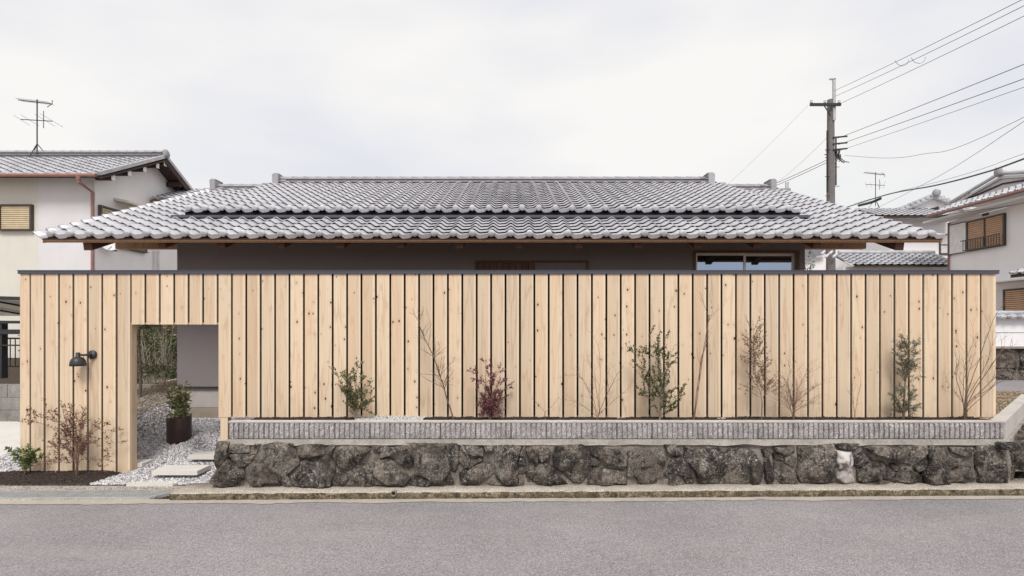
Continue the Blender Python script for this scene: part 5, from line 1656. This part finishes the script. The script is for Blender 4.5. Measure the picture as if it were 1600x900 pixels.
# rooftop antennas
def antenna(label, base, s, flip=1):
    t = thing('tv_antenna', label, 'antenna', base, 'rooftop television antennas')
    b = Vector(base)
    mt = M['black']
    H = 1.55 * s
    m = MB(); m.tube([b, b + Vector((0, 0, H))], 0.016 * s, 6)
    for k in range(3):
        a = 2 * math.pi * k / 3 + 0.5; m.tube([b + Vector((0.34 * s * math.cos(a), 0.25 * s * math.sin(a), -0.12 * s)), b + Vector((0, 0, 0.32 * s))], 0.011 * s, 4)
    m.build('mast', mt, t)
    m = MB()
    m.tube([b + Vector((-0.52 * s, 0, H - 0.02)), b + Vector((0.40 * s, 0, H - 0.12 * s))], 0.012 * s, 5)
    for k in range(13):
        x = (-0.48 + 0.07 * k) * s; z = H - 0.02 - (x / s + 0.52) * 0.11 * s
        m.tube([b + Vector((x, -0.14 * s, z + 0.01)), b + Vector((x, 0.14 * s, z + 0.01))], 0.005 * s, 4)
    m.tube([b + Vector((0.36 * s, -0.1 * s, H - 0.25 * s)), b + Vector((0.42 * s, 0, H - 0.12 * s)), b + Vector((0.34 * s, 0.1 * s, H + 0.02 * s))], 0.010 * s, 5)
    m.build('upper_aerial', mt, t)
    m = MB()
    z = H - 0.58 * s
    m.tube([b + Vector((-0.45 * s, 0, z + 0.03)), b + Vector((0.42 * s, 0, z - 0.03))], 0.012 * s, 5)
    for x, l in ((-0.43, 0.12), (-0.2, 0.16), (0.22, 0.2), (0.40, 0.26)):
        m.tube([b + Vector((x * s - 0.12 * s, -l * s, z + 0.1 * s)), b + Vector((x * s + 0.12 * s, l * s, z - 0.1 * s))], 0.004 * s, 4)
    m.tube([b + Vector((0.18 * s, 0, z - 0.22 * s)), b + Vector((0.18 * s, 0, z + 0.26 * s))], 0.009 * s, 4)
    m.build('lower_aerial', mt, t)
    return t
b = P(54, 241, 18.6)
antenna('tall television antenna on the roof ridge of the left house', (b.x, 18.7, b.z), 1.18)
b = P(1368, 322, 30); antenna('small television antenna above the far roofs beside the utility pole', (b.x, 30, b.z), 1.15)

# ------------------------------------------------------------------ far left: block wall, carport and railing
cw = thing('concrete_block_wall', 'weathered grey concrete retaining wall beyond the driveway at the far left', 'wall', (-9.5, 10.6, 0.1))
old_conc = concrete('weathered_concrete', (0.25, 0.235, 0.22), 0.3, 0.45, 0.8, 0.6, 1.5)
for r_ in range(3):
    for c_ in range(8):
        x0 = -12.6 + 0.8 * c_ + (0.4 if r_ % 2 else 0)
        m = MB(); m.box(x0 + 0.004, min(x0 + 0.796, -6.6), 10.6 + R.uniform(0, 0.01), 10.8, 0.10 + 0.235 * r_ + 0.003, 0.10 + 0.235 * (r_ + 1) - 0.003)
        m.build('block', old_conc, cw)
cp = thing('carport', 'dark steel carport frame with pale translucent roof at the far left', 'carport', (-10.8, 12.5, 0.8))
lightpanel = plain('pale_roof_sheet', (0.62, 0.62, 0.62), 0.4, 0.4)
m = MB(); m.box(-10.95, -10.75, 12.0, 12.15, 0.8, 2.02); m.build('post', M['black'], cp)
m = MB(); m.box(-13, -12.87, 12.0, 12.15, 0.8, 2.4); m.build('post', M['black'], cp)
m = MB(); m.bar((-13, 12.05, 2.57), (-9.2, 12.05, 2.45), 0.06, 0.07); m.build('beam', M['black'], cp)
m = MB(); m.bar((-13, 12.0, 2.0), (-9.2, 12.0, 1.98), 0.06, 0.06); m.bar((-13, 12.0, 1.79), (-9.2, 12.0, 1.78), 0.06, 0.10); m.bar((-13, 12.0, 1.5), (-9.2, 12.0, 1.5), 0.04, 0.03); m.build('rail', M['black'], cp)
m = MB(); slabx(m, -14, -9.2, 12.1, 2.50, 14.6, 2.20, 0.02); m.build('roof_sheet', lightpanel, cp)
for k in range(4):
    m = MB(); m.bar((-13.2 + k * 1.1, 12.1, 2.44), (-13.2 + k * 1.1, 14.5, 2.16), 0.03, 0.04); m.build('rafter', M['black'], cp)
rl = thing('railing', 'black metal bar railing behind the carport at the far left', 'railing', (-11.5, 13.6, 0.8))
m = MB(); m.bar((-14, 13.6, 1.62), (-9.6, 13.6, 1.62), 0.04, 0.04); m.bar((-14, 13.6, 0.95), (-9.6, 13.6, 0.95), 0.03, 0.03); m.build('top_rail', M['black'], rl)
for k in range(36):
    m = MB(); x = -13.9 + k * 0.12; m.bar((x, 13.6, 0.95), (x, 13.6, 1.62), 0.016, 0.016)
    m.build('baluster', M['black'], rl)
m = MB(); m.box(-15, -9.4, 14.6, 14.8, 0.4, 1.1); tag(m.build('low_wall', M['found_rough']), 'low brown garden wall behind the railing at the far left', 'wall')
sheet_m = stucco('hung_sheet', (0.5, 0.52, 0.58), 0.1, 60, 0.3)
m = MB(); m.box(-12.15, -11.55, 14.2, 14.25, 1.0, 2.1); tag(m.build('hanging_sheet', sheet_m), 'pale blue-grey cloth sheet hanging behind the carport rails', 'cloth')

# ------------------------------------------------------------------ right side: perimeter wall and house
pw = thing('perimeter_wall', 'white plastered wall with small tile coping on a dark boulder base at the right edge', 'wall', (14, 14.5, 0.5))
m = MB(); m.box(11.5, 26, 14.6, 14.85, 1.40, 2.10); m.build('plaster_wall', M['white_wall'], pw)
m = MB(); m.box(11.5, 26, 14.55, 14.9, 1.345, 1.398); m.build('sill', M['concrete'], pw)
m = MB(); m.box(11.5, 26, 14.592, 14.598, 1.75, 1.757); m.build('joint', M['void'], pw)
cop = tile_mesh('coping_tile', M['old_tile'], 'eave', seg=8)
for k in range(14):
    put('coping_tile', cop, pw, (12.0 + 0.265 * k, 14.45, 2.12), Matrix((Vector((1, 0, 0)), Vector((0, .93, .36)), Vector((0, -.36, .93)))).transposed())
m = MB(); m.tube([(12, 14.70, 2.27), (26, 14.70, 2.27)], 0.05, 8); m.build('coping_ridge', M['old_tile'], pw)
m = MB(); m.box(11.5, 26, 14.75, 15.2, 0.3, 1.34); m.build('core', M['mortar'], pw)
r = random.Random(9)
xx = 11.9
cols_ = []
while xx < 16.5:
    w_ = r.uniform(0.35, 0.75); zc = r.uniform(0.78, 1.08)
    for (za, zb) in ((0.42, zc), (zc, 1.33)):
        jx = lambda: r.uniform(-0.05, 0.05)
        poly = [(xx + jx(), za + 0.02), (xx + w_ * .5, za - 0.0 + jx() * .4), (xx + w_ + jx(), za + 0.02), (xx + w_ + jx() * .5, (za + zb) / 2), (xx + w_ * .9, zb), (xx + w_ * .4, zb + jx() * .4), (xx + jx() * .5, zb - 0.02)]
        build_rock(rock_front(poly, 200 + len(cols_), 14.66, 1.02, 0.08), M['stone'], pw); cols_.append(0)
    xx += w_

CX = 17.5
rh = thing('neighbour_house', 'two-storey white house at the right edge with tan slatted shutters and tiled roof', 'house', (CX, 19, 0.4))
ycor = F * CX / 683
m = MB(); m.box(CX, CX + 7, 12.0, ycor, 0.4, 6.15); m.build('wall', M['white_wall'], rh)
# eave on this side
ES = 0.42; ecs = 1 / math.sqrt(1 + ES * ES)
eX = CX - 0.8; eZ = 6.42
yF = F * eX / (1455 - 800) + 0.2
m = MB()
def slaby(mm, y0, y1, xa, za, xb, zb, t):
    mm.add([(xa, y0, za), (xb, y0, zb), (xb, y1, zb), (xa, y1, za), (xa, y0, za - t), (xb, y0, zb - t), (xb, y1, zb - t), (xa, y1, za - t)],
           [(0, 1, 2, 3), (7, 6, 5, 4), (0, 4, 5, 1), (1, 5, 6, 2), (2, 6, 7, 3), (3, 7, 4, 0)])
slaby(m, 12, yF, eX + 0.03, eZ - 0.02, eX + 3.2, eZ - 0.02 + ES * 3.2, 0.07)
rroof = m.build('roof', timber, rh)
cnt3 = [0]
rest = field(rroof, (eX, yF, eZ), (0, -1, 0), Vector((ecs, 0, ES * ecs)), 36, 5, (old_e, old_r), 300, te=0.25, count=cnt3)
join_rest(rroof, rest, old_r, M['old_tile'])
m = MB(); m.tube([(eX - 0.03, 12, eZ - 0.05), (eX - 0.03, yF, eZ - 0.05)], 0.045, 8); m.build('gutter', copper, rh)
m = MB(); m.box(eX + 0.1, CX - 0.002, 12, ycor + 0.5, 6.16, 6.24); m.build('soffit', M['grey_wall'], rh)
m = MB(); m.tube([(CX - 0.05, ycor - 0.03, 0.5), (CX - 0.05, ycor - 0.03, 6.1)], 0.035, 6); m.build('downpipe', copper, rh)
# hip edge and upper gable
gX = eX + 1.55
pk_y = F * gX / (1563 - 800); pk_z = EYE + (515 - 275) * pk_y / F
ft_y = F * gX / (1488 - 800); ft_z = EYE + (515 - 317) * ft_y / F
nr_y = pk_y - (ft_y - pk_y)
m = MB(); m.prism([(ft_y, ft_z - 0.1), (pk_y, pk_z - 0.08), (nr_y, ft_z - 0.1)], 'x', gX + 0.10, gX + 0.3); m.build('gable_wall', M['grey_wall'], rh)
m = MB(); m.prism([(ft_y - 0.55, ft_z + 0.02), (pk_y, pk_z - 0.26), (nr_y + 0.55, ft_z + 0.02), (nr_y + 0.62, ft_z - 0.03), (pk_y, pk_z - 0.32), (ft_y - 0.62, ft_z - 0.03)], 'x', gX + 0.07, gX + 0.098); m.build('gable_trim', timber, rh)
m = MB()
for (y_, s_) in ((ft_y, 1), (nr_y, -1)):
    a = Vector((gX, y_ + 0.15 * s_, ft_z - 0.06)); b = Vector((gX, pk_y, pk_z))
    e_ = Vector((5, 0, 0))
    m.add([a, b, b + e_, a + e_, a - Vector((0, 0, .09)), b - Vector((0, 0, .09)), b + e_ - Vector((0, 0, .09)), a + e_ - Vector((0, 0, .09))],
          [(0, 1, 2, 3), (7, 6, 5, 4), (0, 4, 5, 1), (1, 5, 6, 2), (2, 6, 7, 3), (3, 7, 4, 0)])
upper = m.build('upper_roof', M['grey_wall'], rh)
for (y_, s_) in ((ft_y, 1), (nr_y, -1)):
    o3 = Vector((gX if s_ < 0 else gX + 5.3, y_ + 0.15 * s_, ft_z - 0.03)); rise = (pk_z - ft_z) ; run = abs(pk_y - y_) + 0.15
    usv = Vector((0, -s_ * run, rise)).normalized(); ln = math.hypot(run, rise)
    field(upper, o3, (1, 0, 0) if s_ < 0 else (-1, 0, 0), usv, 20, max(1, int(ln / 0.235)), (old_r, old_r), 90, names=('roof_tile', 'roof_tile'), count=[0])
    m = MB(); pth = [Vector((gX - 0.02, y_ + 0.15 * s_, ft_z + 0.02)), Vector((gX - 0.02, pk_y, pk_z + 0.10))]
    m.tube(pth, 0.07, 8); m.build('verge_tile_row', M['old_tile'], upper)
m = MB(); m.tube([(gX - 0.05, pk_y, pk_z + 0.13), (gX + 5, pk_y, pk_z + 0.13)], 0.10, 8); m.box(gX, gX + 5, pk_y - 0.12, pk_y + 0.12, pk_z - 0.02, pk_z + 0.09); m.build('ridge', M['old_tile'], upper)
boulder('ridge_end_tile', (gX - 0.08, pk_y, pk_z + 0.15), (0.10, 0.14, 0.17), 5, M['ridge_tile'], upper, 2, 0.35)
# upper-floor window
def ry(px): return F * CX / (px - 800)
y1_, y0_ = ry(1513), ry(1572.5)
zt = EYE + (515 - 332.5) * y0_ / F; zb = EYE + (515 - 383.5) * y0_ / F
shutter_window(rh, y0_, y1_, zb, zt, CX, bronze, shutter_o, 15, axis='-y', posts=2)
m = MB(); yb_ = ry(1487)
m.box(CX - 0.09, CX - 0.002, y1_ + 0.02, yb_, zb, zt); m.build('shutter_box', white_tr, rh)
m = MB(); m.box(CX - 0.10, CX - 0.002, yb_ + 0.002, yb_ + 0.07, zb - 0.02, zt + 0.02); m.box(CX - 0.10, CX - 0.092, y1_ + 0.02, yb_, zb - 0.02, zb + 0.02); m.box(CX - 0.10, CX - 0.092, y1_ + 0.02, yb_, zt - 0.01, zt + 0.03); m.build('shutter_box_frame', bronze, rh)
m = MB(); hz = zb + 0.42
m.bar((CX - 0.22, y0_ + 0.02, hz), (CX - 0.22, y1_ + 0.1, hz), 0.03, 0.03); m.bar((CX - 0.22, y0_ + 0.02, zb + 0.04), (CX - 0.22, y1_, zb + 0.04), 0.03, 0.03)
for k in range(15):
    yy = y0_ + 0.04 + (y1_ - y0_ - 0.06) * k / 14; m.bar((CX - 0.22, yy, zb + 0.04), (CX - 0.22, yy, hz), 0.016, 0.016)
m.build('window_rail', bronze, rh)
# awnings
def awn(px0, px1, py0, out_, name='awning', t=0.07):
    ya, yb = ry(px1), ry(px0); z = EYE + (515 - py0) * F * 0 + 0
    z = EYE + (515 - py0) * yb / F
    m = MB()
    slaby(m, ya, yb, CX - out_, z, CX - 0.002, z + 0.12, t); m.build(name, white_tr, rh)
awn(1487, 1560, 342, 0.55)
m = MB(); m.box(CX - 0.04, CX - 0.002, ry(1545), ry(1536), EYE + (515 - 337) * ry(1540) / F, EYE + (515 - 333) * ry(1540) / F); m.build('vent', bronze, rh)
# ground-floor shutter window and awning
y1_, y0_ = ry(1560), ry(1640)
zt = EYE + (515 - 450) * ry(1600) / F; zb = zt - 1.5
shutter_window(rh, y0_, ry(1571), zb, zt, CX, bronze, shutter_o, 20, axis='-y')
m = MB(); m.box(CX - 0.06, CX - 0.002, ry(1571) + 0.02, ry(1555), zb, zt); m.build('shutter_box', M['grey_wall'], rh)
m = MB(); z = EYE + (515 - 441) * ry(1580) / F; m.box(CX - 0.5, CX - 0.002, ry(1680), ry(1552), z, z + 0.05); m.build('awning', white_tr, rh)
# porch roof poking in at the right edge
m = MB(); z = EYE + (515 - 420) * 16.0 / F
slaby(m, 13.5, F * (CX - 1.9) / 779, CX - 1.9, z, CX - 0.002, z + 0.65, 0.09)
porch = m.build('porch_roof', timber, rh)
field(porch, (CX - 1.93, F * (CX - 1.9) / 779, z + 0.03), (0, -1, 0), Vector((1.9, 0, 0.65)), 9, 8, (old_e, old_r), 100, count=[0])

# ------------------------------------------------------------------ houses behind, right
def flat_roof_field(parent, x0, x1, y0, z0, sl, ln, tw=0.30, te=0.26):
    cs_ = 1 / math.sqrt(1 + sl * sl)
    usv = Vector((0, cs_, sl * cs_)); rot = Matrix((Vector((1, 0, 0)), usv, Vector((1, 0, 0)).cross(usv))).transposed()
    rest = []
    for r_ in range(int(ln / te)):
        for c_ in range(int((x1 - x0) / tw)):
            rest.append((Vector((x0 + tw * c_, y0, z0)) + usv * te * r_, rot))
    return join_rest(parent, rest, old_r, M['old_tile'], 'roof_tiles')
# middle house
md = 27.0
mh = thing('distant_house', 'white house behind with gabled tile roof and small dark window between pole and right neighbour', 'house', (P(1430, 515, md).x, md, 0.3))
xa, xb = P(1392, 0, md).x, P(1500, 0, md).x
m = MB(); m.box(xa, xb, md, md + 6, 0.3, P(0, 343, md).z); m.build('wall', M['white_wall'], mh)
m = MB(); a = P(1467, 398, md); b = P(1484, 366, md); m.box(a.x, b.x, md - 0.05, md - 0.002, a.z, b.z); wn = m.build('window', bronze, mh)
m = MB(); zz = P(0, 383, md).z
m.box(a.x + 0.06, b.x - 0.06, md - 0.058, md - 0.052, a.z + 0.07, zz - 0.03); m.build('pane', lightpanel, wn)
m = MB(); m.box(a.x + 0.06, b.x - 0.06, md - 0.058, md - 0.052, zz + 0.03, b.z - 0.06); m.build('pane', lightpanel, wn)
# its main roof: gable facing the camera slightly left, eave band below
ezm = P(0, 338, md - 0.8).z
m = MB(); slabx(m, P(1375, 0, md - .8).x, P(1500, 0, md - .8).x, md - 0.8, ezm, md + 1.2, ezm + 0.75, 0.08)
mroof = m.build('roof', timber, mh)
flat_roof_field(mroof, P(1375, 0, md - .8).x, P(1500, 0, md - .8).x, md - 0.83, ezm + 0.03, 0.375, 2.1)
pk = P(1455, 310, md + 1.0); lf = P(1393, 336, md + 1.0); rt = P(1515, 336, md + 1.0)
m = MB(); m.prism([(lf.x, lf.z), (pk.x, pk.z), (rt.x, rt.z)], 'y', md + 1.0, md + 1.2); m.build('gable_wall', M['white_wall'], mh)
m = MB(); m.prism([(pk.x - 0.55, pk.z - 0.62), (pk.x + 0.35, pk.z - 0.40), (pk.x + 0.35, pk.z - 0.62)], 'y', md + 0.96, md + 0.99); m.build('gable_vent', M['black'], mh)
for q in (lf, rt):
    m = MB(); e_ = Vector((0, 5, 0)); a = q + Vector((-0.3 if q is lf else 0.3, -0.3, -0.05)); b = pk + Vector((0, -0.3, 0.08))
    for t_ in (0,):
        m.add([a, b, b + e_, a + e_, a - Vector((0, 0, .10)), b - Vector((0, 0, .10)), b + e_ - Vector((0, 0, .10)), a + e_ - Vector((0, 0, .10))], [(0, 1, 2, 3), (7, 6, 5, 4), (0, 4, 5, 1), (1, 5, 6, 2), (2, 6, 7, 3), (3, 7, 4, 0)])
    gr = m.build('gable_roof', M['old_tile'], mh)
    for k in range(9):
        p = a.lerp(b, (k + 0.5) / 9)
        mm = MB(); mm.lathe(p + Vector((0, -0.02, 0.05)), (0, 1, 0), [(0, 0.10), (0.3, 0.10)], 8); mm.build('verge_tile', M['old_tile'], gr)
boulder('ridge_end_tile', (pk.x, md + 0.65, pk.z + 0.2), (0.17, 0.13, 0.17), 8, M['ridge_tile'], mh, 2, 0.4)
# far rear roof, left of the middle house
fr = thing('distant_house', 'farthest grey-tiled roof peeking over the main roof beside the small antenna', 'house', (P(1365, 515, 33).x, 33, 0.3))
a = P(1330, 345, 33); b = P(1425, 345, 33)
m = MB(); m.box(a.x, b.x, 33.5, 38, 0.3, a.z - 0.1); m.build('wall', M['white_wall'], fr)
m = MB(); slabx(m, a.x - 0.3, b.x, 32.9, a.z, 35, a.z + 0.85, 0.08); fro = m.build('roof', timber, fr)
flat_roof_field(fro, a.x - 0.3, b.x, 32.85, a.z + 0.03, 0.4, 2.2)
m = MB(); m.tube([(a.x - 0.2, 35, a.z + 0.95), (b.x, 35, a.z + 0.95)], 0.12, 8); m.build('ridge', M['old_tile'], fr)
# single-storey extension with pale roof seen over the fence
ed = 24.0
ex = thing('outbuilding', 'low white building with small-tiled roof seen just above the fence beside the pole', 'outbuilding', (P(1400, 515, ed).x, ed, 0.3))
xa, xb = P(1303, 0, ed).x, P(1487, 0, ed).x
ze = P(0, 415, ed - 0.5).z
m = MB(); m.box(P(1318, 0, ed).x, xb, ed, ed + 3, 0.3, ze); m.build('wall', M['white_wall'], ex)
m = MB(); slabx(m, P(1333, 0, ed - .5).x, xb, ed - 0.5, ze, ed + 1.0, ze + 0.66, 0.06); exr = m.build('roof', timber, ex)
flat_roof_field(exr, P(1333, 0, ed - .5).x, xb + 0.1, ed - 0.53, ze + 0.03, 0.44, 1.6)
# hipped left end
m = MB(); A = P(1333, 415, ed - 0.5); B = P(1306, 394, ed + 1.0); 
m.add([A, A + Vector((0, 1.5, 0.66)), B + Vector((0, 0, 0)), B + Vector((0, 0.05, -0.02))], [(0, 1, 2)]); m.bar(A + Vector((-.02, 0, -.02)), Vector((B.x, B.y, A.z + 0.62)), 0.10, 0.08)
m.build('hip', white_tr, ex)
m = MB(); m.tube([(P(1310, 0, ed + 1).x, ed + 1.0, ze + 0.74), (xb, ed + 1.0, ze + 0.74)], 0.09, 8); m.build('ridge', M['old_tile'], ex)
# left bit behind the pole
wb = thing('distant_house', 'white wall with dark grey balcony panel behind the base of the utility pole', 'house', (P(1280, 515, 30).x, 30, 0.3))
a = P(1255, 425, 30); b = P(1330, 388, 30)
m = MB(); m.box(a.x, b.x, 30, 33, 0.3, P(0, 402, 30).z); m.build('wall', M['white_wall'], wb)
m = MB(); m.add([P(1263, 391, 29.9), P(1288, 391, 29.9), P(1288, 397, 29.9), P(1263, 405, 29.9)], [(0, 1, 2, 3)]); m.v += []; 
m = MB(); q = [P(1255, 389, 29.8), P(1289, 389, 29.8), P(1289, 397, 29.8), P(1255, 406, 29.8)]
m.prism([(p.x, p.z) for p in q], 'y', 29.7, 29.9); m.build('balcony_panel', plain('slate_panel', (0.22, 0.22, 0.25), 0.5, 0.3), wb)
c = P(1259, 412, 13)
bush('shrub', 'yellow-green shrub tip showing at the right corner of the grey house', (c.x + 0.05, 13, c.z - 0.5), (0.16, 0.16, 0.75), 500, leaf_fresh, 77, 0.06)

# ------------------------------------------------------------------ utility pole and wires
PD = 22.0
pb = P(1298, 515, PD)
up = thing('utility_pole', 'tall grey concrete utility pole with crossarm and cable bundle', 'utility pole', (pb.x, PD, 0.3))
pole_m = concrete('pole_concrete', (0.20, 0.185, 0.18), 0.15, 0.15, 0.2, 0.5)
zt = P(0, 156, PD).z
m = MB(); m.tube([(pb.x, PD, 0.3), (pb.x, PD, zt)], [0.19, 0.125], 18); m.build('shaft', pole_m, up, False)
m = MB(); m.box(pb.x + 0.0, pb.x + 0.10, PD - 0.18, PD - 0.10, P(0, 190, PD).z, P(0, 126, PD).z); m.box(pb.x - 0.12, pb.x + 0.10, PD - 0.18, PD - 0.10, P(0, 127, PD).z, P(0, 125, PD).z); m.build('extension_pole', galv.m, up)
m = MB(); z = P(0, 167, PD).z; m.box(P(1261, 0, PD).x, P(1308.5, 0, PD).x, PD - 0.26, PD - 0.185, z - 0.05, z + 0.05)
m.bar((P(1282, 0, PD).x, PD - 0.22, z), (pb.x - 0.1, PD - 0.18, z - 0.42), 0.03, 0.03); m.build('crossarm', M['black'], up)
ins = plain('white_insulator', (0.7, 0.7, 0.7), 0.3, 0.5)
for px in (1263, 1284, 1306):
    x = P(px, 0, PD).x; m = MB(); m.lathe((x, PD - 0.22, z + 0.05), (0, 0, 1), [(0, 0.03), (0.03, 0.06), (0.06, 0.035), (0.10, 0.055), (0.14, 0.02)], 10); m.build('insulator', ins, up)
m = MB()
for k, py in enumerate((292, 277, 262, 235, 322, 307)):
    zz = P(0, py, PD).z; m.tube([(pb.x - 0.28 if k % 2 else pb.x - 0.1, PD - 0.1, zz), (pb.x + (0.1 if k % 2 else 0.28), PD - 0.1, zz)], 0.012, 4)
m.build('climbing_peg', M['black'], up)
m = MB()
for py in (217, 227, 236):
    zz = P(0, py, PD).z; m.bar((pb.x, PD - 0.15, zz), (pb.x + 0.55, PD - 0.15, zz + 0.05), 0.05, 0.05)
for k in range(40):
    r_ = R; a = P(1308 + R.uniform(-8, 6), 243 + R.uniform(-6, 4), PD); b = a + Vector((R.uniform(-.3, .35), R.uniform(-.1, .1), R.uniform(-.28, .2)))
    m.tube([a, a.lerp(b, .5) + Vector((0, 0, R.uniform(-.1, .1))), b], 0.018, 4)
m.build('cable_fittings', M['black'], up)
m = MB(); m.tube([(pb.x - 0.17, PD - 0.05, P(0, 300, PD).z), (pb.x - 0.17, PD - 0.05, P(0, 205, PD).z)], 0.03, 5); m.tube([(pb.x + 0.17, PD - 0.05, P(0, 290, PD).z), (pb.x + 0.17, PD - 0.05, P(0, 215, PD).z)], 0.03, 5); m.build('riser_cable', M['black'], up)
for k in range(3):
    zz = P(0, 402 + 3 * k, PD).z
m = MB()
for k in range(4): m.lathe(P(1283 + 6 * k, 398 + (k % 2) * 5, PD - 0.3), (0.5, -0.2, 0.6), [(0, 0.02), (0.04, 0.055), (0.09, 0.055), (0.2, 0.03)], 8)
m.build('service_insulators', ins, up)

def wire(label, pts, r_, sag=0.0, mat='black', name='wire', n=22):
    """pts = [(px,py,depth)...]; smooth path through them"""
    w3 = [P(*p) for p in pts]
    if pts[-1][0] > 1600: w3[-1] = w3[-1] + (w3[-1] - w3[-2]) * (0.7 if len(w3) == 2 else 2.5)
    if len(w3) == 2:
        a, b = w3; path = []
        for i in range(n + 1):
            t = i / n; q = a.lerp(b, t); q.z -= sag * 4 * t * (1 - t); path.append(q)
    else: path = smooth_path(w3, 7)
    m = MB(); m.tube(path, r_ * 0.75, 5)
    o = m.build(name, M[mat])
    return tag(o, label, 'wire', 'overhead wires')
D2 = 11.0
wire('highest overhead wire running from the extension pole to the upper right', [(1303, 142, PD), (1640, -30, D2)], 0.010, 0.10)
wire('second overhead wire from the pole crossarm to the upper right', [(1306, 150, PD), (1655, -28, D2)], 0.010, 0.12)
wire('third overhead wire from the right end of the crossarm to the upper right', [(1308, 164, PD), (1700, -32, D2)], 0.010, 0.10)
wire('overhead wire leaving the topmost pole bracket for the right edge', [(1309, 216, PD), (1680, 64, D2)], 0.012, 0.05)
wire('overhead wire leaving the middle pole bracket for the right edge', [(1310, 226, PD), (1680, 90, D2)], 0.012, 0.05)
wire('overhead wire leaving the lowest pole bracket for the right edge', [(1310, 236, PD), (1680, 104, D2)], 0.008, 0.05)
wire('slack overhead wire sagging from the cable bundle on the pole', [(1320, 243, PD), (1385, 247, 19), (1440, 241, 17), (1540, 212, 14), (1680, 140, D2)], 0.008)
wire('steep overhead wire crossing above the far roofs', [(1366, 327, 25), (1426, 297, 20), (1540, 230, 14), (1680, 132, 9.5)], 0.008)
wire('thick black cable bundle above the far roofs at right', [(1322, 324, 25), (1390, 303, 21), (1460, 290, 17.5), (1530, 272, 15), (1600, 248, 13), (1700, 210, 11)], 0.030)
wire('thin support strand just above the thick cable bundle', [(1335, 318, 25), (1400, 300, 21), (1470, 283, 17.5), (1540, 262, 15), (1600, 240, 13), (1700, 205, 11)], 0.007)
wire('service cable reaching the white house wall at right', [(1408, 344, 26), (1465, 337, 21), (1540, 327, 18), (1600, 317, 16.5), (1700, 297, 14)], 0.014)
wire('double cable from the pole down to behind the main roof ridge, upper strand', [(1292, 250, PD), (1190, 296, 24)], 0.014, 0.02)
wire('lower strand of the cable falling from the pole to the main roof ridge', [(1292, 254, PD), (1190, 299, 24)], 0.014, 0.03)
wire('thin wire from the pole bracket dropping left behind the ridge', [(1292, 215, PD), (1200, 296, 26)], 0.006, 0.1)
wire('thin wire from the left end of the crossarm dropping left', [(1263, 164, PD), (1110, 312, 30)], 0.005, 0.1)
m = MB(); m.tube(smooth_path([P(1342, 321, 23.5), P(1362, 316, 22.5), P(1376, 310, 22)], 3), 0.055, 8)
tag(m.build('cable_splice', M['black']), 'black sleeve clamped on the thick cable bundle above the far roofs', 'cable sleeve')
m = MB()
for px, py, d in ((1411, 96, 17.2), (1437, 92, 16.6)):
    c = P(px, py, d); m.tube([c + Vector((-0.25, 0, 0.03)), c + Vector((-0.15, 0, -0.1)), c + Vector((0.0, 0, -0.14)), c + Vector((0.12, 0, -0.08)), c + Vector((0.18, 0, 0.06))], 0.006, 4)
tag(m.build('wire_loops', M['black']), 'small loops of slack wire between the upper overhead wires', 'wire', 'overhead wires')
# small vent pipes behind the ridge
m = MB()
for px in (1228, 1231.5):
    a = P(px, 300, 14); m.tube([a, P(px, 285 if px < 1230 else 284, 14)], 0.018, 6)
tag(m.build('vent_pipes', galv.m), 'pair of short grey pipes standing behind the right ridge end', 'pipe')
